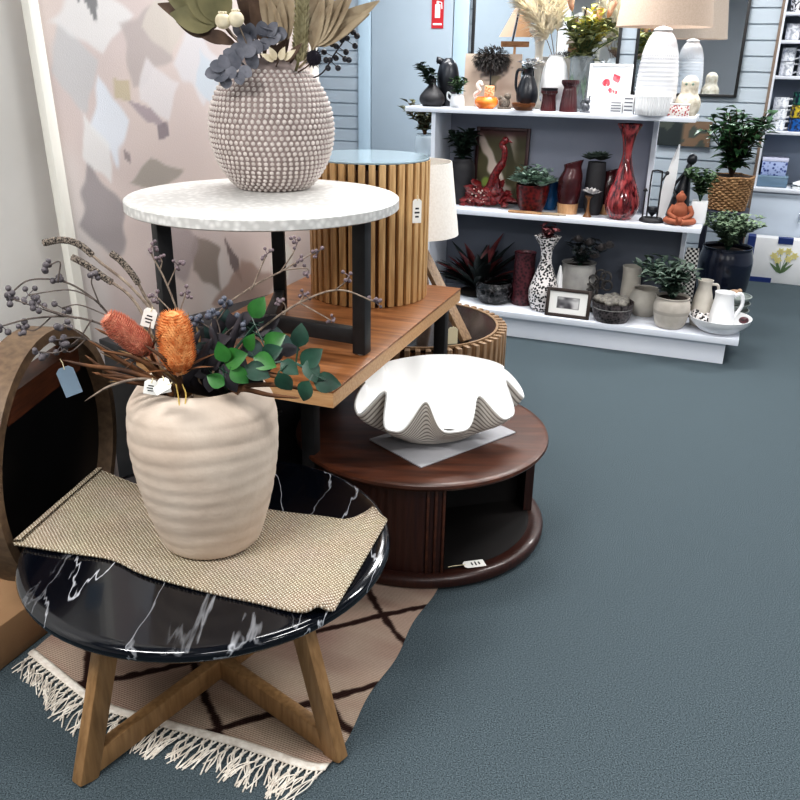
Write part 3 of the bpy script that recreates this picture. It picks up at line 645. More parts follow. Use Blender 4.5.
# local: x along right edge towards camera, y = -Tw side
sg=1 if (Matrix.Rotation(math.atan2(Td.y,Td.x),3,'Z')@Vector((0,1,0))).dot(Tw)>0 else -1
yl,yh=(0,TW) if sg>0 else (-TW,0)
mb=MB(); mb.box(0,TL,yl,yh,TH-.008,TH,bev=.002); obj('desk_top',mb,m_desk,t)
mb=MB(); mb.box(.001,TL-.001,yl+.001,yh-.001,TH-.048,TH-.0085); obj('top_edge',mb,m_deskedge,t)
for x,y in ((.04,.058),(.10,.5),(.82,.22),(.95,.52)):
    mb=MB(); mb.box(x-.022,x+.022,sg*y-.022,sg*y+.022,.007 if x>.5 else 0,TH-.049,bev=.003); obj('leg',mb,m_black,t)
mb=MB(); mb.box(.08,1.0,sg*.30-.02,sg*.30+.02,TH-.12,TH-.049); obj('rail',mb,m_black,t)

# dark chest added to darken the space under the desk, parallel to the canvas
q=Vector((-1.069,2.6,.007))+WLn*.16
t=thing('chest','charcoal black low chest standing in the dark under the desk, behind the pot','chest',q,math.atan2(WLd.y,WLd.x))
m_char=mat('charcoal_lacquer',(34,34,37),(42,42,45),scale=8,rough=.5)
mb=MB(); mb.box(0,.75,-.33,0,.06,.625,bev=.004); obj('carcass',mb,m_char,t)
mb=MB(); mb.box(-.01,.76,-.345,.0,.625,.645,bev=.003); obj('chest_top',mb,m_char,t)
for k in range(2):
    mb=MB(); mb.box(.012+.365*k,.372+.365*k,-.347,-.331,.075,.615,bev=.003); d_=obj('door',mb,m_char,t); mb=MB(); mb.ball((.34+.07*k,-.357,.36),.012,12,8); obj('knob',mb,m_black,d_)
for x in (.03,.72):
    for y in (-.30,-.03): mb=MB(); mb.box(x-.02,x+.02,y-.02,y+.02,0,.06); obj('foot',mb,m_black,t)

# ================================================================== WHITE ROUND TABLE
WC=Vector((-.39,2.375,TH+.001)); WT=1.12-TH; WR=.378
t=thing('side_table','round side table with a white inlaid top and black legs standing on the desk','side table',WC)
m_wt=mat('white_inlay',(230,229,226),(200,199,196),kind='voronoi',scale=55,rough=.35,lo=.1,hi=.6)
mb=MB(); mb.disc_solid([(WR-.004,WT-.03),(WR,WT-.027),(WR,WT-.003),(WR-.004,WT)],96); obj('table_top',mb,m_wt,t,sm=35)
for a in (-24,92,217):
    c=Vector((math.cos(A(a)),math.sin(A(a)),0)); mb=MB(); mb.box(.285,.325,-.02,.02,0.004,WT-.03,Matrix.Rotation(A(a),4,'Z'),bev=.003); l_=obj('leg',mb,m_black,t)
    mb=MB(); mb.lathe([(.0003,0),(.012,0),(.012,.004),(.0003,.004)],12,cx=c.x*.305,cy=c.y*.305); obj('glide',mb,mat('glide_white',(220,220,216),rough=.5),l_)
    mb=MB(); mb.box(0.0,.285,-.016,.016,.03,.075,Matrix.Rotation(A(a),4,'Z'),bev=.003); obj('base_bar',mb,m_black,t)

# ---- studded vase
VC=Vector((-.385,2.535,1.1212)); vr=.178; VH=.352
t=thing('vase','round grey taupe vase covered in rows of pale studs on the white table','vase',VC)
m_tp=mat('taupe_clay',(132,118,114),(146,132,128),scale=20,rough=.75)
def vprof(z):
    zc=z/VH; return vr*math.sqrt(max(.0,1-((zc-.47)/.565)**2))
pr=[(.0003,0),(vprof(0),0)]+[(vprof(VH*i/30),VH*i/30) for i in range(1,29)]+[(.086,VH-.008),(.084,VH+.004),(.079,VH+.004),(.078,VH-.05),(.1,VH-.2),(.0003,.02)]
mb=MB(); mb.lathe(pr,64); obj('body',mb,m_tp,t)
mb=MB(); z=.012; row=0
ths=[]
arc=0; zz=.006
while zz<VH-.022:
    rdd=vprof(zz); n=max(10,int(2*PI*rdd/.0172))
    dz=.002; sl=(vprof(zz+dz)-vprof(zz-dz))/(2*dz); nz_=-sl/math.hypot(1,sl); nr=1/math.hypot(1,sl)
    for j in range(n):
        a=2*PI*(j+.5*(row%2))/n; c=Vector((math.cos(a)*rdd,math.sin(a)*rdd,zz)); nm=Vector((math.cos(a)*nr,math.sin(a)*nr,nz_))
        if c.y>.12: continue
        mb.ball(c-nm*.0020,.0066,7,5)
    zz+=.0143/math.hypot(1,sl); row+=1
obj('studs',mb,mat('pale_stud',(214,205,200),(190,180,175),scale=40,rough=.6),t,sm=80)
# ---- dried flowers in it
VM=VC+Vector((0,0,VH))
m_slate=mat('slate_leaf',(80,83,93),(122,123,132),scale=20,rough=.6)
m_olive=mat('olive_pod',(98,96,68),(130,124,90),scale=12,rough=.7)
m_brown=mat('brown_pod',(74,58,50),(104,84,70),scale=20,rough=.8)
m_beige=mat('beige_palm',(160,142,118),(194,178,152),scale=14,rough=.8)
m_pod=mat('cream_pod',(214,200,170),(232,222,196),scale=40,rough=.6)
def vmouth(a,r=.04): return VM+Vector((math.cos(a)*r,math.sin(a)*r,-.05))
Y=2.50
def dry(name,label,cat,a,path,sr,m_s,parts,group=None):
    rt=vmouth(a); t=thing(name,label,cat,rt,0,group); mb=MB()
    P=curve([rt]+[pt(*p) for p in path],6); mb.tube(P,sr,6); obj('stem',mb,m_s,t,world=True)
    for nm,b,mm_ in parts(P): obj(nm,b,mm_,t,world=True,sm=60)
    return t
def roundleaves(lst,L,m_,nm='leaf'):
    def f(P):
        out=[]
        for (u,v,y,ang) in lst:
            p=pt(u,v,y); d=Vector((math.cos(A(ang)),-.25,math.sin(A(ang)))); b=MB(); b.leaf(p-d.normalized()*L/2,d,L*R.uniform(.8,1.1),L*.78,up=Vector((R.uniform(-.4,.4),-1,R.uniform(0,.6))),bend=.2,n=10,shape=.78,fold=.08,pw=.55); s=min(P,key=lambda q:(q-p).length); b.tube([s,p],.0015,4); out.append((nm,b,m_))
        return out
    return f
dry('eucalyptus_stem','slate blue round leaved stem drooping left over the studded vase rim','dried stem',3.1,[(240,62,Y-.1),(225,62,Y-.14),(215,72,Y-.16)],.003,m_slate,roundleaves([(217,66,Y-.17,170),(232,74,Y-.17,-60),(222,76,Y-.17,200),(235,62,Y-.16,100),(229,54,Y-.16,150),(240,80,Y-.17,-80),(246,72,Y-.16,-30),(224,62,Y-.17,120),(212,73,Y-.17,190),(238,56,Y-.15,60),(226,84,Y-.16,-90)],.042,m_slate))
dry('eucalyptus_stem','slate blue round leaved stem standing upright above the vase centre','dried stem',3.9,[(252,60,Y-.06),(255,42,Y-.08),(258,26,Y-.08)],.003,m_slate,roundleaves([(275,38,Y-.09,30),(245,40,Y-.1,140),(262,28,Y-.08,90),(258,48,Y-.1,-30),(248,52,Y-.11,200),(282,34,Y-.08,0),(240,30,Y-.08,130),(252,60,Y-.1,-60),(236,50,Y-.11,190),(266,44,Y-.09,10),(250,32,Y-.09,80),(272,30,Y-.08,60)],.046,m_slate))
def bigleaf(lst,m_,wf):
    def f(P):
        out=[]
        for (u0,v0,u1,v1,y,w_) in lst:
            a_=pt(u0,v0,y); b_=pt(u1,v1,y-.02); b=MB(); b.leaf(a_,b_-a_,(b_-a_).length*1.1,w_,up=Vector((.1,-1,.4)),bend=.2,n=10,shape=.6,fold=.12); out.append(('leaf',b,m_))
        return out
    return f
dry('dried_protea','olive green dried protea head with brown tipped petals at upper left','dried flower',2.7,[(255,55,Y),(232,35,Y),(218,16,Y)],.005,m_brown,lambda P:bigleaf([(218,26,166,-8,Y-.03,.07),(220,24,185,-25,Y-.05,.09),(222,24,205,-30,Y-.05,.09),(214,26,172,12,Y-.06,.075)],m_olive,0)(P)+bigleaf([(216,28,160,2,Y-.02,.06),(214,30,178,20,Y-.03,.07)],m_brown,0)(P))
dry('dried_leaf','curled dark brown dried leaf pointing left from the studded vase','dried leaf',3.0,[(250,60,Y-.04),(235,44,Y-.05)],.003,m_brown,bigleaf([(236,44,183,25,Y-.06,.035),(230,40,200,34,Y-.05,.04)],m_brown,0))
dry('dried_stalks','cluster of thin brown seed stalks filling the centre of the studded vase','dried stem',4.6,[(265,60,Y-.02),(268,35,Y-.02)],.002,m_brown,bigleaf([(258,64,250,30,Y-.03,.012),(264,64,266,22,Y-.03,.012),(272,64,276,24,Y-.02,.014),(282,64,290,26,Y-.02,.014),(290,64,298,40,Y-.02,.016),(268,62,284,40,Y-.05,.02),(278,62,270,36,Y-.05,.02),(286,62,300,44,Y-.05,.02)],m_brown,0))
dry('dried_petals','few small white papery petals just above the rim of the studded vase','dried flower',4.9,[(278,62,Y-.07),(280,54,Y-.08)],.0018,m_brown,bigleaf([(276,60,270,48,Y-.09,.02),(280,60,284,48,Y-.09,.02),(284,60,294,50,Y-.09,.018),(274,61,262,54,Y-.09,.018)],m_pod,0))
def pods(P):
    b=MB(); p=P[-1]; b.ball(p,.021,14,10,(1,1,.95)); 
    for k in range(10): b.ball(p+Vector((math.cos(k*.628)*.009,math.sin(k*.628)*.009,.02)),.003,5,4)
    return [('seed_pod',b,m_pod)]
dry('poppy_pod','round cream poppy pod on a stem, lower left of the pair','dried flower',3.4,[(250,60,Y-.06),(238,42,Y-.1),(223,21,Y-.13)],.0022,m_twigl,pods)
dry('poppy_pod','round cream poppy pod on a stem, upper right of the pair','dried flower',3.6,[(252,60,Y-.06),(246,42,Y-.1),(236,19,Y-.13)],.0022,m_twigl,pods)
def wheat(P):
    b=MB(); q0=pt(300,62,Y-.04); q1=pt(305,-30,Y-.04); n=26
    for i in range(n):
        p=q0.lerp(q1,i/n)
        for k in range(7):
            a=2*PI*(k+.5*(i%2))/7; d=Vector((math.cos(a)*.9,math.sin(a)*.9,1)); b.leaf(p,d,.036,.014,up=(0,-1,.2),bend=.1,n=3)
    return [('seed_head',b,mat('sage_wheat',(150,142,108),(186,178,146),scale=30,rough=.8))]
dry('wheat_spike','thick sage green seed spike rising from the vase centre','dried stem',0.6,[(296,70,Y-.04),(302,30,Y-.04)],.004,m_olive,wheat)
def palm(lst):
    def f(P):
        b=MB()
        for (u0,v0,u1,v1,w_) in lst:
            a_=pt(u0,v0,Y-.02); e=pt(u1,v1,Y-.05); b.leaf(a_,e-a_,(e-a_).length,w_,up=Vector((0,-1,.3)),bend=.12,n=7,shape=.55,fold=.3)
        return [('palm_fan',b,m_beige)]
    return f
dry('palm_fan','pleated beige dried palm fan leaning right over the studded vase','dried leaf',0.2,[(305,62,Y-.02),(320,38,Y-.03)],.004,m_beige,palm([(312,50,336,-25,.05),(314,48,356,-15,.06),(316,46,380,-2,.06),(316,46,370,12,.05),(314,44,345,20,.045),(312,46,345,-8,.05),(312,48,322,-30,.05)]))
dry('palm_fan','small tan dried palm blade standing behind the slate leaves','dried leaf',1.5,[(280,60,Y+.03),(285,30,Y+.03)],.004,m_beige,palm([(282,44,272,-25,.05),(284,44,290,-30,.05),(280,44,258,-20,.05)]))
dry('dried_leaf','bunch of dark brown twisted leaves standing at the back left of the vase','dried leaf',2.2,[(262,60,Y+.04),(250,20,Y+.04)],.003,m_brown,bigleaf([(258,40,235,-20,Y+.03,.04),(262,40,255,-25,Y+.03,.045),(266,44,250,0,Y+.02,.04),(285,46,275,0,Y+.02,.03),(300,50,318,10,Y+.03,.03)],m_brown,0))
def pom(P):
    b=MB(); rg=random.Random(2)
    for k in range(220):
        d=Vector((rg.gauss(0,1),rg.gauss(0,1),rg.gauss(0,1))).normalized(); x=d.cross(Vector((.3,.5,.8))).normalized()*.0022; b.add([P[-1]-x,P[-1]+x,P[-1]+d*.03],[(0,1,2)])
    b.ball(P[-1],.02,10,8); return [('flower_head',b,mat('black_plum',(26,22,34),rough=.9))]
dry('thistle','small black plum thistle head at the right rim of the studded vase','dried flower',0.0,[(305,68,Y-.06),(314,58,Y-.09)],.002,m_brown,pom)
def bb(lst):
    def f(P):
        out=[]
        b=MB()
        for (u,v) in lst:
            p=pt(u,v,Y+.02); s=min(P,key=lambda q:(q-p).length); b.tube([s,p],.0012,4); b.ball(p,.0085,8,6)
        return [('berries',b,mat('black_berry',(34,36,44),rough=.4))]
    return f
dry('black_berry_branch','black wiry stem with round black berries leaning right of the studded vase','dried stem',0.1,[(318,76,Y+.02),(336,52,Y+.02),(354,26,Y+.02)],.0022,m_leafk,bb([(336,46),(342,40),(347,38),(355,46),(345,59),(346,52),(336,58),(330,60),(353,32),(324,52),(340,33),(328,68),(350,22),(357,36),(332,44),(326,60),(338,68),(349,60)]))

# ================================================================== SLATTED DRUM STOOL ON THE DESK
def slat_drum(name,label,cat,c,r,h,n,sw,sd,m_s,topm,topname,loc_rz=0,rim=.012):
    t=thing(name,label,cat,c,loc_rz); mb=MB()
    for k in range(n):
        mb.box(r-sd,r,-sw/2,sw/2,0,h,Matrix.Rotation(2*PI*k/n,4,'Z'),bev=.0015)
    obj('slats',mb,m_s,t)
    mb=MB(); mb.lathe([(r-sd-.012,.02),(r-sd,.02),(r-sd,h-.02),(r-sd-.012,h-.02),(r-sd-.012,.02)],64); obj('gap_shade_ring',mb,m_slatdark,t)  # dark ring added behind the slats, its colour gives the shade in the gaps
    return t
SDc=Vector((-.118,2.93,TH+.001)); sdr=.207; sdh=1.175-TH
t=slat_drum('slatted_stool','round honey wood slatted drum stool with a pale glass top on the desk','stool',SDc,sdr,sdh-.008,38,.0215,.024,m_slatwood,None,None)
m_glass=mat('pale_glass_top',(176,196,206),rough=.08,trans=.25,coat=.4)
mb=MB(); mb.disc_solid([(sdr-.004,sdh-.0078),(sdr-.002,sdh-.006),(sdr-.002,sdh-.002),(sdr-.004,sdh)],64); obj('glass_top',mb,m_glass,t)
price_tag((.045,2.775,1.07),(0,0,-1),.030,.078,'white price tag with black print hanging on the slatted drum stool',(.25,-1,.1),.012)
# ================================================================== SLATTED ROUND COFFEE TABLE ON THE FLOOR
STc=Vector((.065,3.41,0)); str_=.37; sth=.45
t=slat_drum('slatted_table','low round walnut slatted coffee table with a dark glass top behind the clam shell','coffee table',STc,str_+.012,sth-.004,56,.020,.035,m_slat2,None,None)
mb=MB(); mb.lathe([(str_-.034,sth-.012),(str_-.024,sth-.012),(str_-.024,sth),(str_-.034,sth),(str_-.034,sth-.012)],80); obj('rim',mb,m_slat2,t)
mb=MB(); mb.disc_solid([(str_-.035,sth-.02),(str_-.035,sth-.003)],64); obj('glass_top',mb,mat('smoked_glass',(44,38,36),(62,54,50),scale=6,rough=.15,coat=.4),t)
price_tag(atz(453,326,.52)+Vector((0,0,0)),(0,0,-1),.040,.068,'cream price tag standing on the dark glass of the slatted coffee table',(.1,-1,.2),.005,ink=False,col=mat('cream_tag',(232,222,190),rough=.7))
# small things under the desk on that table
for (u,h,r_,lab,mm_) in ((441,.10,.016,'small clear glass bottle on the slatted coffee table under the desk',mat('bottle_glass',(150,160,164),rough=.1,trans=.5)),):
    p=atz(u,352,.45); mb=MB(); mb.lathe(vase_prof([(r_,0),(r_,h*.7),(r_*.5,h*.85),(r_*.5,h)],.002),20); one('bottle',mb,mm_,lab,'bottle',(p.x,p.y,.4505))

# ================================================================== TRIPOD TABLE LAMP
LC=Vector((.045,3.36,.4505)); 
t=thing('tripod_lamp','tripod lamp with timber legs and a white drum shade behind the slatted stool','lamp',LC)
zb,zt=.835-LC.z,1.115-LC.z
mb=MB(); mb.lathe([(.178,zb),(.142,zt),(.140,zt),(.176,zb),(.178,zb)],48); obj('lamp_shade',mb,mat('linen_shade',(240,235,228),(232,226,218),scale=120,rough=.9,emit=.0),t)
mb=MB(); mb.tube([(0,0,.30),(0,0,zt-.03)],.008,8); mb.lathe([(.0003,.285),(.05,.285),(.05,.31),(.0003,.31)],20); 
for k in range(3): mb.tube([(0,0,zt-.03),(.141*math.cos(k*2.1),.141*math.sin(k*2.1),zt-.006)],.0025,5)
obj('lamp_stem',mb,m_black,t)
mb=MB(); mb.lathe([(.0003,.345)]+smooth([(.02,.345),(.034,.42),(.02,.46)],5)+[(.0003,.462)],16); obj('bulb',mb,mat('bulb',(255,250,240),rough=.3),t)
ft=atz(468,342,.45)-LC
for k,a in enumerate((math.atan2(ft.y,ft.x),math.atan2(ft.y,ft.x)+2.0,math.atan2(ft.y,ft.x)-2.15)):
    rr_=.30 if k==0 else .20
    mb=MB(); mb.beam((math.cos(a)*.03,math.sin(a)*.03,.34),(math.cos(a)*rr_,math.sin(a)*rr_,.002),.022,.05,up=(-math.sin(a),math.cos(a),0)); obj('leg',mb,m_slat2,t)

# ================================================================== CANVAS LEANING ON THE LEFT WALL
CW,CHh=1.166,1.92; lean=math.atan2(.10,1.92)
cpl=Vector((-1.069,2.6,0))+WLn*.055
t=thing('canvas_painting','large pale abstract canvas in a white frame leaning on the cream wall','painting',cpl,math.atan2(WLd.y,WLd.x))
LM=Matrix.Translation((CW/2,0,0))@Matrix.Rotation(-lean,4,'X')
patches=[((.08,.76),(.085,.075),.2,(200,200,202)),((.165,.67),(.075,.072),.1,(226,234,244)),((.12,.63),(.06,.06),.3,(232,232,232)),((.17,.835),(.16,.05),.1,(228,227,227)),((.33,.80),(.11,.075),-.5,(186,176,174)),((.40,.83),(.10,.05),.1,(212,204,196)),((.225,.725),(.045,.02),-.9,(196,184,158)),
 ((.305,.682),(.085,.014),-.55,(168,156,162)),((.35,.655),(.03,.02),-.6,(140,130,136)),((.35,.72),(.08,.06),.3,(226,222,224)),((.30,.575),(.11,.03),.1,(166,160,152)),((.50,.77),(.10,.07),.1,(222,220,224)),((.545,.74),(.07,.05),.3,(206,216,226)),((.46,.41),(.07,.07),.4,(150,138,130)),((.575,.395),(.022,.06),.35,(118,106,106)),((.35,.45),(.12,.08),.1,(176,164,164)),((.11,.52),(.09,.08),.2,(160,154,156)),((.80,.55),(.14,.1),.4,(216,202,192)),((.80,.38),(.06,.05),.2,(226,222,214)),((.135,.90),(.012,.05),-.15,(110,110,114)),((.165,.86),(.022,.035),.1,(120,120,122)),((.75,.86),(.2,.12),.3,(222,210,204)),((.215,.615),(.012,.014),.4,(150,140,142)),((.62,.33),(.16,.06),.1,(176,152,142))]
def cpaint(a,b):
    n1=vnoise(a*7,b*11,1); n2=vnoise(a*23,b*30,2); c=mixrgb((222,208,202),(210,196,194),n1)
    c=mixrgb(c,(226,222,220),sstep(.55,.8,vnoise(a*4+3,b*5,5))*.7)
    for (cx,cy),(rx,ry),ro,pc in patches:
        dx=(a-cx)*CW; dy=(b-cy)*CHh; x=dx*math.cos(ro)+dy*math.sin(ro); y=-dx*math.sin(ro)+dy*math.cos(ro)
        e=abs(x)/(rx*CW)+abs(y)/(ry*CHh)*.9+(n2-.5)*.35+(n1-.5)*.2
        c=mixrgb(c,pc,(1-sstep(.82,1.0,e))*.85)
    return c
_cp=cpaint
def cpaint(a,b): return tuple(x*.9 for x in _cp(a,b))
mb=paint(cpaint,CW-.06,CHh-.06,150,240); mb.xf(LM@Matrix.Translation((0,-.012,.03))); obj('painted_canvas',mb,vcmat('canvas_paint',.8,.15,300),t,sm=0)
mb=MB()
for x0,x1,z0,z1 in ((-CW/2,-CW/2+.032,0,CHh),(CW/2-.032,CW/2,0,CHh),(-CW/2+.032,CW/2-.032,0,.032),(-CW/2+.032,CW/2-.032,CHh-.032,CHh)): mb.box(x0,x1,-.028,.012,z0,z1,bev=.003)
mb.xf(LM); obj('frame',mb,mat('frame_white',(226,224,216),rough=.5),t)
mb=MB(); mb.box(-CW/2+.03,CW/2-.03,-.008,.010,.03,CHh-.03); mb.xf(LM); obj('backing',mb,m_tan,t)

# ================================================================== LEFT EDGE: carton, round timber ring, jute roll
bd=Vector((.37,.93,0)).normalized(); bn_=Vector((-bd.y,bd.x,0))
CB=Vector((-1.055,1.64,0))
t=thing('carton','low tan cardboard carton on the carpet at the bottom left corner','box',CB,math.atan2(bd.y,bd.x))
mb=MB(); mb.box(0,.55,.0,.42,0,.122,bev=.004); obj('carton_body',mb,m_tan,t)
mb=MB(); mb.box(.002,.548,.2,.235,.1222,.1232); obj('packing_tape',mb,mat('packing_tape',(186,160,120),rough=.3),t)
RCn=Vector((.9976,-.07,0)).normalized(); rr0=.345
RCp=Vector((-.955,2.05,.1235))
t=thing('round_shelf','round timber ring shelf with a brown board and black panel at the far left','shelf',RCp,math.atan2(RCn.y,RCn.x))
RM=Matrix.Translation((0,0,rr0))@Matrix.Rotation(PI/2,4,'Y')
mb=MB(); mb.lathe([(rr0,-.045),(rr0,.045),(rr0-.028,.045),(rr0-.028,-.045),(rr0,-.045)],72); mb.xf(RM); obj('timber_ring',mb,m_ringwood,t)
zc=rr0+.17; hw=math.sqrt((rr0-.03)**2-.24**2)
mb=MB(); mb.box(-.045,.02,-hw,hw,zc,zc+.07); obj('shelf_board',mb,woodm('rust_board',(66,34,18),(98,54,30),(3,1,9)),t)
mb=MB(); vs=[]; k=40; h2=.165
aa0=math.asin(h2/(rr0-.029)); pts=[((rr0-.029)*math.cos(PI-aa0+(PI+2*aa0)*i/k),(rr0-.029)*math.sin(PI-aa0+(PI+2*aa0)*i/k)) for i in range(k+1)]
mb.add([(.0,x,rr0+z) for x,z in pts]+[(-.012,x,rr0+z) for x,z in pts],[tuple(range(k+1)),tuple(range(2*k+1,k,-1))]+[(i,(i+1)%(k+1),k+1+(i+1)%(k+1),k+1+i) for i in range(k+1)]); obj('black_panel',mb,mat('gloss_black',(6,6,8),rough=.35),t)
price_tag(aty(60,359,1.93),(.25,0,-1),.042,.075,'blue grey hanging card in front of the round timber ring shelf',(.6,-1,.2),.022,ink=False,col=mat('blue_card',(132,152,170),rough=.6))
# ================================================================== WHITE DISPLAY SHELF
ZB,ZM,ZT=.152,.688,1.232
t=thing('display_shelf','long white three tier display shelf with a grey back panel, crowded with vases','shelf',S0,SROT)
def bx(*a,**k): return MB().box(*a,**k)
obj('base_board',bx(-.75,1.365,-.03,.46,ZB-.035,ZB,bev=.002),m_white,t)
obj('plinth',bx(-.72,1.305,0,.44,0,ZB-.0355),m_white,t)
obj('shelf_board',bx(-.62,1.092,.10,.45,ZM-.03,ZM,bev=.002),m_white,t)
obj('shelf_board',bx(-.60,.985,.15,.45,ZT-.027,ZT,bev=.002),m_white,t)
obj('back_panel',bx(-.42,.755,.452,.464,ZM+.001,ZT-.028),m_panel,t)
obj('back_panel',bx(-.42,.985,.452,.464,ZB+.001,ZM-.031),mat('shaded_panel',(104,110,122),(96,102,114),scale=2,rough=.6),t)  # lower panel coloured darker for the shade of the bottom tier
obj('upright',bx(-.445,-.421,.17,.464,ZM+.001,ZT-.0275),m_white,t)
obj('upright',bx(-.445,-.421,.13,.464,ZB+.001,ZM-.0305),m_white,t)
obj('upright',bx(.757,.782,.41,.464,ZM+.001,ZT-.0275),m_white,t)
obj('upright',bx(.987,1.01,.40,.464,ZB+.001,ZM-.0305),m_white,t)

# ------------------------------------------------ item helpers
def at(u,off,z):
    p=sh(u,off,z+.0006); return p, depth(p)/F
def H(p,v): return max(.01,zfor(p,v)-p.z)
G={}
def blade_plant(n,h,spread,L,Wd,rg,per=5,droop=.3,up=.9,dirn=None,start=.25):
    """returns (leaf mesh, stem mesh) for a bushy plant rooted at the origin"""
    lb=MB(); sb=MB()
    for i in range(n):
        a=2*PI*i/n+rg.uniform(-.3,.3); k=math.sqrt(rg.uniform(.05,1)); hh=h*rg.uniform(.7,1)*(1-.25*k)
        tip=Vector((math.cos(a)*spread*k,math.sin(a)*spread*k,hh))
        if dirn: tip+=Vector(dirn)*hh
        P=curve([(0,0,-.01),(tip.x*.35,tip.y*.35,hh*.55),tip],4); sb.tube(P,max(.0012,L*.03),4)
        for j in range(per):
            s=start+(1-start)*j/max(1,per-1); q=along(P,s); b=a+j*2.4+rg.uniform(-.4,.4)
            d=Vector((math.cos(b),math.sin(b),rg.uniform(.1,up))); lb.leaf(q,d,L*rg.uniform(.75,1.15),Wd*rg.uniform(.8,1.2),bend=droop*rg.uniform(.5,1.5),n=3)
    return lb,sb
def rosette(n,r,rg,L,Wd):
    lb=MB()
    for i in range(n):
        a=rg.uniform(0,2*PI); k=math.sqrt(rg.random()); c=Vector((math.cos(a)*r*k,math.sin(a)*r*k,r*.35*(1-k*k)+rg.uniform(0,.012)))
        for ring,(m_,el,sc) in enumerate(((7,.25,1),(6,.8,.8),(4,1.6,.55))):
            for j in range(m_):
                b=2*PI*j/m_+ring*.4+i; lb.leaf(c,(math.cos(b),math.sin(b),el),L*sc,Wd*sc,bend=-.2,n=3,shape=.6)
    return lb
def pot_item(name,label,cat,p,prof,m_,n=28,group=None,rf=None,wall=.004,part='body',sm=50):
    t=thing(name,label,cat,p,SROT,group); b=MB(); b.lathe(vase_prof(prof,wall),n,rf=rf); obj(part,b,m_,t,sm=sm); return t
def add_plant(t,z,leafm,stemm=None,x=0,y=0,**k):
    rg=random.Random(k.pop('seed',1)); lb,sb=blade_plant(rg=rg,**k); T=Matrix.Translation((x,y,z)); lb.xf(T); sb.xf(T)
    obj('foliage',lb,leafm,t,sm=60); obj('stems',sb,stemm or m_leafd,t)
def soil(t,r,z,m_=None):
    b=MB(); b.lathe([(.0003,z),(r,z)],20); obj('soil',b,m_ or mat('soil',(40,30,24),rough=.95),t)
mb_black=mat('matte_black',(34,33,36),(44,43,46),scale=20,rough=.6)
mb_blk2=mat('satin_black',(24,26,32),(34,37,44),scale=10,rough=.3)
m_fol=mat('foliage_green',(40,66,40),(78,104,66),scale=30,rough=.6)
m_fold=mat('foliage_dark',(22,36,28),(44,62,46),scale=30,rough=.6)
m_folg=mat('foliage_grey',(96,118,104),(140,160,146),scale=30,rough=.7)
m_wv=mat('white_glazed',(238,238,238),(230,231,233),scale=6,rough=.3)
m_cv=mat('cream_stone',(206,200,190),(190,184,174),scale=12,rough=.7)
m_gv=mat('grey_stone',(150,148,146),(170,168,164),scale=14,rough=.8)
m_mar=mat('maroon_glaze',(56,22,26),(84,36,40),scale=8,rough=.25,coat=.3)
m_red=mat('red_mosaic',(52,12,16),(128,36,38),kind='voronoi',scale=60,rough=.3,lo=.1,hi=.7)
m_redg=mat('red_glass',(150,36,40),(110,20,26),scale=9,rough=.12,coat=.5)
m_mosk=mat('dark_mosaic',(22,20,22),(92,84,84),kind='voronoi',scale=70,rough=.4,lo=.2,hi=.75)
m_mosm=mat('plum_mosaic',(34,16,20),(92,44,52),kind='voronoi',scale=60,rough=.35,lo=.2,hi=.7)
m_bw=mat('black_white_mosaic',(18,16,18),(232,226,224),kind='voronoi',scale=75,rough=.3,lo=.44,hi=.54)
m_terra=mat('terracotta',(142,80,56),(168,100,74),scale=20,rough=.8)
m_woodlt=woodm('pale_wood',(176,132,92),(204,164,124),(6,6,1))

# ------------------------------------------------ TOP TIER
p,m=at(432,.24,ZT); h=H(p,79)
pot_item('vase','squat matte black bottle vase at the left end of the top shelf','vase',p,[(m*9,0),(m*12.5,h*.18),(m*12,h*.4),(m*6,h*.68),(m*3.4,h*.82),(m*3.8,h)],mb_black)
q,_=at(430,.24,ZT); q.z+=h*.6; t=thing('foliage_sprig','dark green leafy sprig in the squat black bottle vase','foliage stem',q,SROT)
lb,sb=blade_plant(9,m*28,m*9,m*10,m*5.5,random.Random(2),per=8,dirn=(-.45,0,0)); obj('leaves',lb,m_fold,t,sm=60); obj('stems',sb,m_fold,t)
p,m=at(447,.33,ZT); h=H(p,58)
t=thing('vase','tall satin black egg shaped vase with a small side mouth behind the squat black bottle','vase',p,SROT)
b=MB(); b.lathe(vase_prof([(m*6,0),(m*7,h*.1),(m*10.5,h*.45),(m*11,h*.65),(m*8.5,h*.87),(m*4,h*.98),(m*2.5,h)],.004),28,rf=lambda a,tt,z:1-.03*abs(math.sin(a*8))); obj('body',b,mb_blk2,t)
b=MB(); b.tube([(-m*4,-m*2,h*.9),(-m*9,-m*3,h*.95),(-m*10.5,-m*3,h*.95)],[m*3,m*3,m*3.4],12,cap=False); obj('spout',b,mb_blk2,t,solid=.002)
p,m=at(457,.19,ZT); h=H(p,94)
t=pot_item('potted_plant','small white jug with a looped handle and trailing green plant on the top shelf','plant',p,[(m*5.5,0),(m*7.2,h*.15),(m*7,h*.6),(m*6.2,h*.9),(m*6.6,h)],m_wv,part='jug')
b=MB(); b.tube(curve([(-m*6,0,h*.9),(-m*10,0,h*1.1),(-m*10.5,0,h*.7),(-m*6.5,0,h*.45)],5),m*.9,7); obj('handle',b,m_wv,t)
add_plant(t,h*.9,m_fol,n=14,h=m*18,spread=m*10,L=m*9,Wd=m*4,per=5,seed=3)
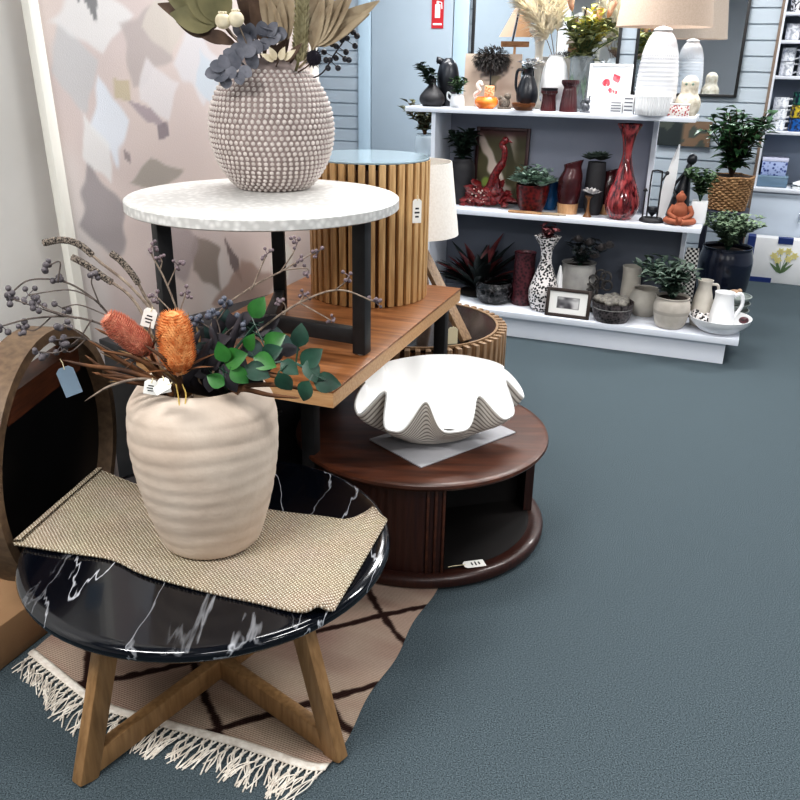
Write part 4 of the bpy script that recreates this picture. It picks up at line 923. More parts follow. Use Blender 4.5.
# canvas print with a protea
def grey_bloom(a,b):
    n=vnoise(a*6,b*8,3); c=mixrgb((206,190,174),(178,158,142),n)
    d=math.hypot((a-.5)*1.0,(b-.80)*1.15); c=mixrgb((92,86,82),c,sstep(.22,.36,d+(vnoise(a*20,b*20)-.5)*.14)); c=mixrgb((54,52,52),c,sstep(.05,.25,d+(vnoise(a*30,b*12)-.5)*.14))
    e=abs(a-.55+.2*(.5-b)); 
    if b<.6: c=mixrgb((120,112,92),c,sstep(.03,.07,e+(vnoise(a*9,b*9)-.5)*.08))
    return c
def picture(label,u0,u1,v0,v1,off,zb,fn,fm,fw,mount=None,lean=.08,depth_=.012,nx=40,ny=48,cat='picture',name='framed_picture',stand=True):
    p,m=at((u0+u1)/2,off,zb); w=(u1-u0)*m/math.cos(.0)*1.0/abs(EX.dot(_r)); h=H(p,v0)/math.cos(lean)
    if v1: h=h
    t=thing(name,label,cat,p,SROT); L=Matrix.Rotation(-lean,4,'X')
    f=fw
    if f:
        b=MB()
        for x0,x1,z0,z1 in ((-w/2,-w/2+f,0,h),(w/2-f,w/2,0,h),(-w/2+f,w/2-f,0,f),(-w/2+f,w/2-f,h-f,h)): b.box(x0,x1,-depth_,depth_*.3,z0,z1,bev=f*.12)
        b.xf(L); obj('frame',b,fm,t)
    b=paint(fn,w-2*f,h-2*f,nx,ny); b.xf(L@Matrix.Translation((0,-depth_*.45 if f else -depth_-.0003,f))); obj('print',b,vcmat('print_paper',.6),t,sm=0)
    b=bx(-w/2+f*.6,w/2-f*.6,(-depth_*.3 if f else -depth_),depth_*.28,f*.6,h-f*.6); b.xf(L); obj('backing',b,fm if not f else m_tan,t); return t,w,h
picture('beige canvas print with a smoky grey protea bloom leaning on the top shelf','x' and 464,517,54,110,.40,ZT,grey_bloom,mat('canvas_side',(196,180,164),rough=.8),0,name='canvas_print',lean=.06)
p,m=at(489,.36,ZT); zt=H(p,57)
t=thing('feather_pompom','dark grey feathery pompom on a stem rising above the protea canvas print','ornament',p,SROT)
b=MB(); b.tube([(0,0,0),(0,0,zt-m*4)],m*.7,6); b.lathe([(.0003,0),(m*4,0),(m*4,m*1.5),(.0003,m*2)],16); obj('stem',b,mb_black,t)
b=MB(); rg=random.Random(4)
for k in range(1100):
    d=Vector((rg.gauss(0,1),rg.gauss(0,.6),rg.gauss(0,.8))).normalized(); q_=rg.random()**.5; c=Vector((d.x*m*17*q_,d.y*m*5*q_,zt+d.z*m*10*q_-m*2)); b.leaf(c,d+Vector((rg.uniform(-.7,.7),rg.uniform(-.3,.3),rg.uniform(-.7,.4))),m*6*rg.uniform(.6,1.1),m*1.5,bend=.4,n=2)
obj('feathers',b,mat('smoke_feather',(62,60,60),(98,94,92),scale=40,rough=.9),t,sm=60)
# orange swan bowl
p,m=at(486,.21,ZT); h=H(p,97)
t=pot_item('swan_bowl','glossy orange glazed bowl with a curled white swan neck on the top shelf','ornament',p,[(m*7,0),(m*11,h*.35),(m*11.5,h*.7),(m*9.5,h)],mat('orange_glaze',(224,96,24),(246,150,66),scale=20,rough=.25,emit=0),part='bowl')
b=MB(); b.tube(curve([(-m*9,-m*3,h*.8),(-m*11,-m*4,h*1.2),(-m*6,-m*5,h*1.55),(-m*8.5,-m*5,h*2.0),(-m*6,-m*4,h*2.25),(-m*4.5,-m*4,h*2.0)],6),[m*1.8]*31,8); obj('neck',b,mat('blush_glaze',(248,226,214),rough=.3),t)
b=MB(); b.box(m*-1,m*9,-m*6,-m*4,h*.9,h*2.0,bev=m*1.5); obj('wing',b,mat('wing_glaze',(250,206,160),(232,120,60),scale=90,rough=.4,lo=.45,hi=.6),t)
# little stone animal
p,m=at(504,.22,ZT)
b=MB(); b.ball((0,0,m*6),m*5.5,12,9,(1.1,.8,1)); b.ball((m*3,0,m*12),m*3.4,10,8); b.ball((-m*4,0,m*10),m*2.6,8,6); b.box(-m*6,m*6,-m*4,m*4,0,m*2,bev=m*.6)
one('figurine',b,mat('mottled_stone',(70,62,56),(120,110,98),scale=120,rough=.7),'small mottled brown stone figurine beside the orange swan bowl','figurine',p,SROT,sm=60)
# dark jug vase with silver flowers
p,m=at(526,.27,ZT); h=H(p,69)
t=pot_item('vase','round dark blue black jug vase with an open handle on the top shelf','vase',p,[(m*6,0),(m*10,h*.2),(m*10.5,h*.45),(m*7,h*.75),(m*4,h*.88),(m*5.5,h)],mb_blk2,part='body')
b=MB(); b.tube(curve([(-m*5,0,h*.98),(-m*11,0,h*.95),(-m*12,0,h*.6),(-m*9,0,h*.35)],5),m*1.4,7); obj('handle',b,mb_blk2,t)
q=Vector((p.x,p.y,p.z+h)); t=thing('silver_flowers','silvery grey artificial flowers spilling right from the dark jug vase','flowers',q,SROT)
lb,sb=blade_plant(9,m*9,m*12,m*7,m*4,random.Random(6),per=4,dirn=(.5,-.3,0)); obj('petals',lb,mat('silver_petal',(150,152,156),(206,208,210),scale=40,rough=.5),t,sm=60); obj('stems',sb,m_fold,t)
p,m=at(523,.17,ZT); h=H(p,103)
pot_item('bowl','low brown wooden bowl in front of the dark jug vase','bowl',p,[(m*7,0),(m*11,h*.5),(m*12,h)],woodm('bowl_wood',(96,56,30),(136,84,46),(3,3,12)))
def ribr(n,amp): return lambda a,tt,z:1-amp*abs(math.sin(a*n/2))
for (u,v,lab,pr,mm_) in ((548,88,'short ribbed dark red candle holder with a black bowl on top',[(8,0),(8,.1),(6.8,.55),(7.2,.72),(8.6,.80),(8.2,1)],m_mar),(568,80,'taller ribbed dark red candle holder with a flared rim',[(9.5,0),(9,.2),(7,.65),(6.6,.78),(9,.9),(9,1)],m_mar)):
    p,m=at(u,.20,ZT); h=H(p,v)
    t=pot_item('candle_holder',lab,'candle holder',p,[(a*m*.95,b*h) for a,b in pr],mm_,rf=ribr(22,.05),n=88)
    if u==548:
        b=MB(); b.lathe(vase_prof([(m*5,h*.76),(m*7.5,h*.82),(m*8.4,h*1.0)],.002),24); obj('black_cup',b,mb_blk2,t)
p,m=at(552,.34,ZT); h=H(p,55)
pot_item('vase','white ovoid ceramic vase behind the dark red candle holders, holding pampas','vase',p,[(m*9,0),(m*12.5,h*.25),(m*13.5,h*.5),(m*11,h*.8),(m*7,h*.96),(m*7.5,h)],m_wv)
V1=Vector((p.x,p.y,p.z+h)); m1=m
p,m=at(578,.35,ZT); h=H(p,56)
pot_item('vase','clear pale glass cylinder vase beside the white ovoid vase, holding yellow foliage','vase',p,[(m*11,0),(m*11.5,h*.1),(m*11.5,h*.8),(m*12,h)],mat('pale_glass',(214,222,226),rough=.08,trans=.75))
V2=Vector((p.x,p.y,p.z+h*.75)); m2=m
# pampas plumes
m_pam=mat('pampas',(236,224,200),(248,241,224),scale=60,rough=.95)
for k,(du,dv,lab) in enumerate(((-48,58,'feathery cream pampas plume leaning far left above the top shelf'),(-30,80,'feathery cream pampas plume leaning left, second from the left'),(-4,92,'feathery cream pampas plume standing upright above the white vase'))):
    rt=V1-Vector((0,0,.05)); t=thing('pampas_plume',lab,'dried plume',rt,0,'pampas plumes in the white vase'); e=V1+_r*(du*m1)+Vector((0,0,dv*m1)); P=curve([rt,V1+(e-V1)*.35+Vector((0,0,.02)),e],8)
    b=MB(); b.tube(P[:10],.0022,5); obj('stem',b,m_twigl,t,world=True)
    b=MB(); rg=random.Random(10+k)
    for i in range(420):
        s=rg.uniform(.34,1); q=along(P,s); d=(P[-1]-P[-4]).normalized(); sd=Vector((rg.gauss(0,1),rg.gauss(0,1),rg.gauss(0,.4))).normalized(); b.leaf(q,d+sd*.75*(1.2-s)*1.5,m1*19*(.5+.7*math.sin(PI*min(1,(s-.3)/.75))),m1*2.4,bend=.35,n=3)
    obj('plume',b,m_pam,t,world=True,sm=60)
t=thing('foliage_bunch','bunch of grey green and yellow artificial foliage in the glass vase','foliage',V2,SROT)
lb,sb=blade_plant(26,m2*54,m2*30,m2*17,m2*7,random.Random(8),per=8,dirn=(.12,0,0)); obj('leaves',lb,mat('sage_leaf',(104,112,72),(150,152,100),scale=30,rough=.7),t,sm=60); obj('stems',sb,m_fol,t)
lb,sb=blade_plant(12,m2*60,m2*18,m2*9,m2*6,random.Random(9),per=8,start=.65,dirn=(.2,-.1,0)); obj('yellow_leaves',lb,mat('yellow_leaf',(196,186,84),(222,212,120),scale=30,rough=.7),t,sm=60)
b=MB(); 
for k in range(3): b.leaf((m2*(-6+5*k),-m2*8,-m2*2),(.1*(k-1),-.25,-1),m2*26,m2*5,up=(0,-1,0),bend=.1)
obj('hanging_leaves',b,m_folg,t,sm=60)
for k,(u,v) in enumerate(((597,24),(608,17),(572,10))):
    e=aty(u,v,V2.y-.04); t=thing('protea_bud',('peach pink protea bud at the right of the foliage, lower one','peach pink protea bud at the right of the foliage, upper one','peach pink protea bud above the middle of the foliage')[k],'flower',V2)
    b=MB(); b.tube(curve([V2,(V2+e)/2+Vector((0,0,.03)),e],5),.002,5); obj('stem',b,m_fol,t,world=True)
    b=MB(); d=(e-V2).normalized()
    for j in range(16):
        a=j*2.4; sd=Vector((math.cos(a),math.sin(a),.3)); b.leaf(e-d*.01,d+sd*(.2+.02*j),m2*16,m2*5,up=d,bend=-.2,n=4)
    obj('petals',b,mat('peach_petal',(206,160,134),(226,186,160),scale=40,rough=.7),t,world=True,sm=60)
# small grey figurine, poppies picture
p,m=at(585,.18,ZT); b=MB(); b.ball((0,0,m*5),m*4.6,12,8,(1,.8,1)); b.ball((m*1.5,0,m*11),m*3,10,7); b.tube([(-m*3,0,m*4),(-m*5,0,m*9),(-m*3,0,m*12)],m*1.1,6); b.tube([(m*3,0,m*13),(m*3.6,0,m*16)],m*.8,5); b.box(-m*5,m*5,-m*3,m*3,0,m*1.5,bev=m*.4)
one('figurine',b,mat('pewter',(64,66,70),(120,122,128),scale=80,rough=.4,metal=.5),'small pewter grey animal figurine beside the poppy picture','figurine',p,SROT,sm=60)
def poppies(a,b):
    c=(244,246,250)
    for (x,y,r) in ((.40,.62,.12),(.68,.72,.10),(.62,.78,.07),(.55,.45,.09),(.66,.42,.06)):
        d=math.hypot((a-x),(b-y)*1.2)+(vnoise(a*14,b*14)-.5)*.05; c=mixrgb(mixrgb((196,40,60),(238,130,136),vnoise(a*16,b*16,4)),c,sstep(r*.75,r,d))
    for (x,s) in ((.42,.1),(.58,-.05),(.66,0)):
        if b<.6 and abs(a-x-s*(b-.6))<.012: c=(190,200,190)
    return c
picture('small white framed picture of red poppies on the top shelf',587,626,64,113,.24,ZT,poppies,m_wv,.012,nx=80,ny=100)
# striped tealight blocks
for u,v,w_,lab in ((616,100,12,'small white square block with grey grooves, left of the pair by the white lamp'),(628,95,10,'small white block with dark grey stripes, right of the pair by the white lamp')):
    p,m=at(u,.19,ZT); h=H(p,v); w_*=m; t=thing('tealight_block',lab,'candle block',p,SROT); b=MB(); b.box(-w_/2,w_/2,-w_/2,w_/2,0,h,bev=m*.6); obj('block',b,m_wv,t)
    b=MB(); 
    for k in range(4): b.box(-w_*.4,w_*.4,-w_/2-.0008,-w_/2+.001,h*(.18+.2*k),h*(.25+.2*k))
    obj('grooves',b,mat('groove_grey',(110,112,122),rough=.7),t)
# white lamp
p,m=at(653,.27,ZT); h=H(p,30); hs=H(p,27); 
t=thing('table_lamp','large white textured ceramic lamp with a wide taupe shade on the top shelf','lamp',p,SROT)
b=MB(); prf=smooth([(m*18,0),(m*20,h*.12),(m*20.3,h*.35),(m*19.2,h*.55),(m*17,h*.73),(m*13.5,h*.88),(m*9,h*.97),(m*7,h)],10)
pp=[]
for i in range(130):
    x=i/129*(len(prf)-1); k=min(int(x),len(prf)-2); f=x-k; pp.append((prf[k][0]+(prf[k+1][0]-prf[k][0])*f,prf[k][1]+(prf[k+1][1]-prf[k][1])*f))
b.lathe([(.0003,0)]+pp+[(.0003,h)],96,rf=lambda a,tt,z:1-.03*abs(math.sin(a*24+ (z/h*40 if z<h*.68 else 0)))-.02*abs(math.sin(z/h*60))*(z<h*.7)); obj('lamp_body',b,mat('white_texture',(222,223,227),rough=.55),t)
b=MB(); b.lathe(smooth([(m*6.5,h*.97),(m*9,h),(m*6,h*1.03),(m*3,h*1.04)],4),24); b.tube([(0,0,h),(0,0,h*1.25)],m*1.5,8); obj('collar',b,m_wv,t)
b=MB(); b.lathe([(m*45,hs),(m*39,hs+m*52),(m*38.5,hs+m*52),(m*44.5,hs),(m*45,hs)],64); obj('lamp_shade',b,mat('taupe_shade',(196,176,160),(186,166,150),scale=160,rough=.9),t)
b=MB(); 
for k in range(3): b.tube([(0,0,hs+m*46),(m*39*math.cos(k*2.1),m*39*math.sin(k*2.1),hs+m*46)],m*.5,5)
b.tube([(0,0,h*1.2),(0,0,hs+m*46)],m*.8,6); obj('shade_ring',b,m_chrome,t)
p,m=at(652,.185,ZT); h=H(p,96)
pot_item('ribbed_bowl','white fluted bowl standing in front of the white lamp','bowl',p,[(m*15,0),(m*17.5,h*.3),(m*18,h*.8),(m*18.5,h)],m_wv,rf=ribr(34,.05),n=136)
# cream gourd ornament and red tin
p,m=at(686,.25,ZT); h=H(p,75); t=thing('owl_ornament','cream speckled gourd shaped ornament at the right end of the top shelf','ornament',p,SROT)
b=MB(); b.lathe([(.0003,0)]+smooth([(m*9,0),(m*12,h*.18),(m*12,h*.38),(m*8.5,h*.56),(m*8.3,h*.7),(m*8,h*.85),(m*4.5,h*.97)],6)+[(.0003,h)],28); obj('body',b,mat('speckled_cream',(214,206,190),(170,158,136),scale=50,rough=.6,lo=.4,hi=.75),t)
b=MB(); b.leaf((-m*2,-m*9,h*.45),(.1,-.2,-1),m*18,m*7,up=(0,-1,0),bend=0); b.ball((-m*3,-m*7.5,h*.78),m*1.4,8,6); b.ball((m*3,-m*7.5,h*.78),m*1.4,8,6); obj('carved_marks',b,m_folg,t,sm=60)
p,m=at(678,.175,ZT); w_=m*20; h=H(p,105); t=thing('tin','small red and white patterned tin at the front right corner of the top shelf','tin',p,SROT)
obj('tin_body',bx(-w_/2,w_/2,-m*4,m*4,0,h,bev=m*.6),mat('tin_pattern',(176,52,62),(236,230,226),kind='voronoi',scale=90,rough=.4,lo=.3,hi=.45),t); obj('tin_lid',bx(-w_/2-m*.4,w_/2+m*.4,-m*4.4,m*4.4,h,h+m*1.4,bev=m*.4),m_wv,t)
# wooden boat and column candlestick at the back
p,m=at(511,.43,ZT); zb=H(p,47); zt=H(p,-14); t=thing('model_boat','wooden model sailing boat with tan sails on a stand behind the protea print','ornament',p,SROT)
b=MB(); b.box(-m*5,m*5,-m*2.5,m*2.5,0,m*2,bev=m*.4); b.tube([(0,0,m*2),(0,0,zb)],m*1.2,8); obj('stand',b,m_woodlt,t)
b=MB(); hull=[]; 
for i in range(9):
    x=-m*14+m*28*i/8; wd=m*4*math.sin(PI*(i+.4)/8.8); hull+=[(x,-wd,zb+m*5),(x,0,zb),(x,wd,zb+m*5)]
b.add(hull,[(i*3+j,i*3+j+1,i*3+j+4,i*3+j+3) for i in range(8) for j in range(2)]+[(i*3,i*3+3,i*3+5,i*3+2) for i in range(8)]); obj('hull',b,woodm('hull_wood',(140,98,66),(178,134,96),(2,9,9)),t)
b=MB(); b.tube([(-m*3,0,zb+m*3),(m*6,0,zt)],m*.9,7); obj('mast',b,mb_black,t)
b=MB(); b.add([(m*-.5,0,zb+m*9),(m*17,m*2,zb+m*9),(m*6,m*.5,zt-m*3)],[(0,1,2)]); obj('main_sail',b,mat('tan_sail',(196,154,118),(206,166,130),scale=10,rough=.8),t,sm=0,solid=.002)
b=MB(); b.add([(m*-3.5,0,zb+m*9),(-m*17,m*2,zb+m*9),(m*3,m*.5,zt-m*10)],[(0,1,2)]); obj('jib_sail',b,mat('pale_sail',(206,184,164),(196,172,150),scale=10,rough=.8),t,sm=0,solid=.002)
p,m=at(535,.43,ZT); h=H(p,28); pot_item('candlestick','turned cream column candlestick with flat discs behind the pampas','candlestick',p,[(m*9,0),(m*8,h*.06),(m*3.5,h*.15),(m*3.8,h*.5),(m*9,h*.55),(m*9,h*.58),(m*4,h*.62),(m*5,h*.85),(m*10.5,h*.95),(m*10.5,h)],m_cv)

# ------------------------------------------------ MIDDLE TIER
p,m=at(461,.30,ZM); h=H(p,158)
t=pot_item('potted_plant','dark green plant in a tall black vase at the left of the middle shelf','plant',p,[(m*10,0),(m*12,h*.3),(m*12.5,h*.8),(m*9,h*.96),(m*9,h)],mb_black,part='pot')
add_plant(t,h*.9,m_fold,n=20,h=m*36,spread=m*15,L=m*12,Wd=m*6,per=8,seed=12)
def leafart(a,b):
    c=mixrgb((74,70,50),(120,112,78),vnoise(a*4,b*4,6))
    if a>.62: c=mixrgb(c,(66,62,40),.5)
    s=math.sin(a*9+b*7+2*vnoise(a*5,b*5,7)); c=mixrgb(c,(214,198,186),sstep(.25,.7,s)*(1-sstep(.6,.9,a)))
    c=mixrgb(c,(140,160,76),(1-sstep(.06,.12,math.hypot(a-.2,(b-.25)*1.2)))); c=mixrgb(c,(80,44,44),sstep(.86,1,b)); return c
picture('maroon framed picture of pale curling leaves behind the red peacock ornament',473,523,128,None,.41,ZM,leafart,mat('maroon_frame',(62,30,32),rough=.4),.02,nx=50,ny=60)
# red peacock
p,m=at(490,.26,ZM); 
t=thing('peacock_ornament','dark red mosaic peacock ornament with a curved neck and beaded fan tail','ornament',p,SROT)
b=MB(); b.ball((m*2,0,m*12),m*12,16,10,(1.0,.6,.9)); b.tube(curve([(m*1,0,m*20),(m*4,-m*1,m*32),(m*11,-m*1,m*44),(m*12,-m*1,m*54),(m*9,-m*1,m*60),(m*13,-m*1,m*64)],6),[m*6,m*5.6,m*5.2,m*5,m*4.8,m*4.6]+[m*4]*6+[m*3]*19,10); b.ball((m*12,-m*1,m*64),m*3.4,10,7); b.tube([(m*15,-m*1,m*64),(m*19,-m*1,m*62)],[m*1.4,m*.3],6); obj('body',b,m_red,t,sm=60)
b=MB(); rg=random.Random(5)
for k in range(90):
    a=rg.uniform(-.15,1); r_=m*rg.uniform(4,28); q=Vector((-r_*math.cos(a)*.95+m*2,rg.uniform(-1,1)*m*4-m*2,m*4+r_*math.sin(a)*.75)); b.leaf(q,(-math.cos(a),rg.uniform(-.5,.1),math.sin(a)*.8-.15),m*9,m*5,up=(0,-1,.2),bend=.3,n=3)
for k in range(60):
    a=rg.uniform(.3,PI-.3); r_=m*rg.uniform(4,22); q=Vector((m*8+r_*math.cos(a)*.7,-m*5+rg.uniform(-1,1)*m*3,m*2+r_*math.sin(a))); b.leaf(q,(math.cos(a),-.3,math.sin(a)-.6),m*8,m*5,up=(0,-1,.2),bend=.3,n=3)
obj('tail_feathers',b,m_red,t,sm=60)
b=MB()
for k in range(26):
    a=rg.uniform(0,1.2); r_=m*rg.uniform(6,26); b.ball((-r_*math.cos(a)+m*2,-m*6,m*4+r_*math.sin(a)*.7),m*1.1,6,4)
obj('beads',b,mat('pale_bead',(214,190,180),rough=.3),t)
# red mosaic pot with succulents
p,m=at(531,.22,ZM); h=H(p,184)
t=pot_item('potted_plant','dark red mosaic bowl planted with pale grey green succulents on the middle shelf','plant',p,[(m*11,0),(m*14,h*.3),(m*16,h*.75),(m*16.5,h)],mat('red_black_mosaic',(44,12,14),(110,32,32),kind='voronoi',scale=55,rough=.3,lo=.2,hi=.8),part='pot'); soil(t,m*15,h*.85)
b=rosette(26,m*19,random.Random(3),m*9,m*5); b.xf(Matrix.Translation((0,0,h))); obj('succulents',b,m_folg,t,sm=60)
add_plant(t,h*.8,m_folg,m_folg,n=24,h=m*26,spread=m*20,L=m*7.5,Wd=m*4.5,per=7,seed=17)
p,m=at(549,.33,ZM); h=H(p,181); pot_item('vase','deep blue glazed cup behind the red succulent bowl','vase',p,[(m*6,0),(m*8.5,h*.4),(m*9.5,h)],mat('blue_glaze',(28,78,124),(40,100,150),scale=10,rough=.2))
for (u,off,lab,w_,mm_) in ((525,.125,'long flat pale wooden serving board at the front edge of the middle shelf',34,m_woodlt),(548,.135,'short flat grey brown wooden board beside the longer pale board',24,woodm('grey_board_wood',(140,122,100),(168,150,126),(1,6,6)))):
    p,m=at(u,off,ZM); w_*=m; t=thing('serving_board',lab,'board',p,SROT+.05); obj('board',bx(-w_/2,w_/2,-.018,.018,0,.012,bev=.004),mm_,t); b=MB(); b.tube([(w_/2-.002,0,.006),(w_/2+m*6,0,.006)],.005,8); obj('handle',b,mm_,t)
# maroon hooded vase on a wood block
def hooded(u,off,v,label,w_,name='vase',mm_=m_mar,base=True):
    p,m=at(u,off,ZM); h=H(p,v); hb=m*10 if base else 0; t=thing(name,label,'vase',p,SROT)
    if base: b=MB(); b.lathe([(.0003,0),(m*w_*.42,0),(m*w_*.46,hb),(.0003,hb)],20); obj('wood_foot',b,m_woodlt,t)
    b=MB(); b.lathe(vase_prof([(m*w_*.42,hb),(m*w_*.5,hb+(h-hb)*.25),(m*w_*.5,hb+(h-hb)*.6),(m*w_*.36,hb+(h-hb)*.85),(m*w_*.40,h)],.003),28)
    for q in b.v:
        if q.z>hb+(h-hb)*.5: q.z+=(q.x/(m*w_*.5))*(h-hb)*.09*((q.z-hb)/(h-hb)-.5)*2; q.x+=(q.z-hb-(h-hb)*.5)*.12
    obj('body',b,mm_,t,sm=60); return t,p,m,h
hooded(567,.24,162,'glossy maroon vase with a slanted mouth on a pale wood foot','' and 0 or 23)
t,p,m,h=hooded(606,.33,170,'glossy maroon slanted vase half hidden behind the tall red glass vase',20)
p,m=at(592,.27,ZM); h=H(p,162)
t=pot_item('potted_plant','dark leafy plant in a slim black vase on a wood foot between the maroon vases','plant',p,[(m*7,0),(m*9.5,h*.2),(m*9.5,h*.7),(m*8.5,h)],mb_black,part='pot'); soil(t,m*8,h*.95)
b=rosette(7,m*10,random.Random(8),m*10,m*5.5); b.xf(Matrix.Translation((0,0,h))); obj('leaves',b,m_folg if 0 else mat('dusky_leaf',(58,72,64),(96,110,98),scale=30,rough=.7),t,sm=60)
p,m=at(587,.17,ZM); h=H(p,196)
t=thing('candle_stand','small dark stand topped with a white lotus flower in front of the slim black vase','ornament',p,SROT); b=MB(); b.lathe([(.0003,0)]+smooth([(m*4.5,0),(m*1.6,h*.3),(m*1.4,h*.8),(m*4,h)],4)+[(.0003,h)],16); obj('stand',b,m_slatdark,t)
b=rosette(3,m*5,random.Random(4),m*9,m*4); b.xf(Matrix.Translation((0,0,h))); obj('flower',b,mat('white_flower',(226,224,220),(150,146,150),scale=60,rough=.6),t,sm=60)
p,m=at(620,.20,ZM); h=H(p,124)
pot_item('vase','tall red swirled glass vase with a narrow waist and flared top on the middle shelf','vase',p,[(m*10,0),(m*15,h*.07),(m*17,h*.17),(m*14.5,h*.30),(m*8.5,h*.48),(m*5,h*.64),(m*4.6,h*.74),(m*7,h*.88),(m*12,h*.99),(m*12.3,h)],mat('red_glass_swirl',(66,16,22),(158,66,68),scale=26,stretch=(2,2,.35),rough=.1,coat=.6,lo=.4,hi=.62),n=40,rf=lambda a,tt,z:1+.025*math.sin(a*5+z*9))
# black wire candle stand
p,m=at(651,.17,ZM); h=H(p,171); t=thing('candle_stand','black metal frame stand with two uprights and a dark heart cup on the middle shelf','candle stand',p,SROT)
b=MB(); b.lathe([(.0003,0)]+smooth([(m*11.5,0),(m*12,m*2),(m*10,m*4.5)],3)+[(.0003,m*5)],28,rf=lambda a,tt,z:1-.25*abs(math.sin(a))); obj('base',b,mb_black,t)
b=MB(); b.tube([(-m*9,0,m*4),(-m*9,0,m*30)],m*.8,6)
b.tube(curve([(-m*5,0,m*4),(-m*5,0,h*.9),(-m*3,0,h),(m*3,0,h),(m*5,0,h*.9),(m*5,0,m*4)],4),m*.8,6); b.tube([(-m*11,0,m*30),(-m*7,0,m*30)],m*.8,6); b.tube([(m*5,0,h*.8),(m*9,0,h*.95)],m*.8,6); b.ball((m*9.5,0,h*.97),m*2,8,6); b.ball((-m*9,0,m*31),m*1.6,8,6); obj('frame',b,mb_black,t)
b=MB(); b.lathe([(.0003,m*5)]+smooth([(m*1.2,m*6),(m*5,m*11),(m*4.5,m*15)],4)+[(.0003,m*15)],18); obj('cup',b,mb_blk2,t)
# white feather sculpture
p,m=at(660,.30,ZM); h=H(p,144); t=thing('feather_sculpture','tall white blade shaped sculpture leaning right behind the black wire stand','ornament',p,SROT)
b=MB(); rows=16
for i in range(rows+1):
    s=i/rows; w_=m*(5.2*math.sin(PI*min(1,.18+s*.8))+.4); x=m*9*s; b.add([(x-w_,0,h*s),(x,-m*2.2,h*s),(x+w_,0,h*s),(x,m*2.2,h*s)],[])
b.f=[(i*4+j,i*4+(j+1)%4,(i+1)*4+(j+1)%4,(i+1)*4+j) for i in range(rows) for j in range(4)]+[(0,1,2,3),tuple(rows*4+j for j in (3,2,1,0))]; obj('blade',b,m_wv,t,sm=60)
# black figure
p,m=at(677,.34,ZM); h=H(p,153); t=thing('figure_sculpture','slender black abstract standing figure sculpture with a round head','sculpture',p,SROT)
b=MB(); b.lathe([(.0003,0)]+smooth([(m*12,0),(m*10.5,h*.15),(m*7.5,h*.4),(m*5,h*.6),(m*3.6,h*.74),(m*2.4,h*.84)],5)+[(.0003,h*.88)],24); b.ball((m*1.5,0,h*.91),m*4.8,14,10,(1,.9,1.15)); b.tube(curve([(-m*2,-m*3,h*.72),(-m*9,-m*4,h*.5),(-m*4,-m*8,h*.35)],5),m*1.6,8)
for q in b.v: q.x+=m*5*sstep(.1,1,q.z/h)
obj('figure',b,mb_blk2,t,sm=70)
# seated orange figure
p,m=at(679,.155,ZM); t=thing('buddha_statue','small terracotta orange seated meditating figure at the right end of the middle shelf','statue',p,SROT)
b=MB(); b.ball((0,0,m*4.5),m*14,18,9,(1,.62,.36)); b.ball((-m*1,0,m*13),m*8,16,10,(1,.75,1.15)); b.ball((-m*1.5,-m*1,m*26.5),m*4.6,14,10,(1,.95,1.15)); b.ball((-m*1.5,0,m*31.5),m*1.8,8,6); b.tube([(-m*1.4,0,m*20),(-m*1.5,0,m*24)],[m*4.5,m*2.6],10)
for s in (-1,1): b.tube(curve([(s*m*7,0,m*18),(s*m*10.5,-m*3,m*11),(s*m*3,-m*8,m*7)],5),[m*3.2,m*3,m*2.8,m*2.6,m*2.5,m*2.4,m*2.3,m*2.2,m*2.1,m*2,m*1.8],8); b.tube(curve([(s*m*5,m*2,m*5),(s*m*13,-m*3,m*4.5),(s*m*2,-m*9,m*3.5)],5),m*3.2,8); b.ball((-m*1.5+s*m*4.4,0,m*26.5),m*1.3,6,5,(.5,.8,1.6))
obj('statue_body',b,m_terra,t,sm=80)
p,m=at(697,.27,ZM); h=H(p,201)
t=thing('potted_plant','bushy green plant in a small white square pot behind the orange seated figure','plant',p,SROT); obj('pot',bx(-m*7.5,m*7.5,-m*7.5,m*7.5,0,h,bev=m*.8),m_wv,t); add_plant(t,h,m_fol,n=26,h=m*38,spread=m*19,L=m*9,Wd=m*5,per=8,seed=21,dirn=(-.12,0,0))

# ------------------------------------------------ BASE TIER
p,m=at(478,.30,ZB); h=H(p,296)
t=pot_item('potted_plant','dark spiky plant with maroon leaves at the left of the bottom shelf','plant',p,[(m*15,0),(m*20,h*.5),(m*21,h)],mb_blk2,part='pot'); soil(t,m*19,h*.9)
rg=random.Random(9); b=MB(); c=MB()
for k in range(60):
    a=rg.uniform(0,2*PI); el=rg.uniform(.5,2.6); (c if k%4==0 else b).leaf((0,0,h*.9),(math.cos(a),math.sin(a)*.7,el),m*rg.uniform(40,66),m*11,bend=.25,n=5,shape=.7)
obj('leaves',b,mat('near_black_leaf',(18,24,24),(40,50,48),scale=20,rough=.5),t,sm=60); obj('maroon_leaves',c,mat('maroon_leaf',(82,30,34),(112,52,52),scale=20,rough=.5),t,sm=60)
p,m=at(494,.15,ZB); h=H(p,281); pot_item('bowl','wide black mosaic bowl with glinting tiles in front of the spiky plant','bowl',p,[(m*13,0),(m*18,h*.3),(m*19,h*.7),(m*16.5,h)],mat('black_mosaic',(12,12,14),(84,82,84),kind='voronoi',scale=38,rough=.25,lo=.5,hi=.9),n=32)
p,m=at(522,.18,ZB); h=H(p,252); pot_item('vase','tall dark plum mosaic cylinder vase on the bottom shelf','vase',p,[(m*10.5,0),(m*11.5,h*.1),(m*11,h*.5),(m*10,h*.9),(m*11,h)],m_mosm)
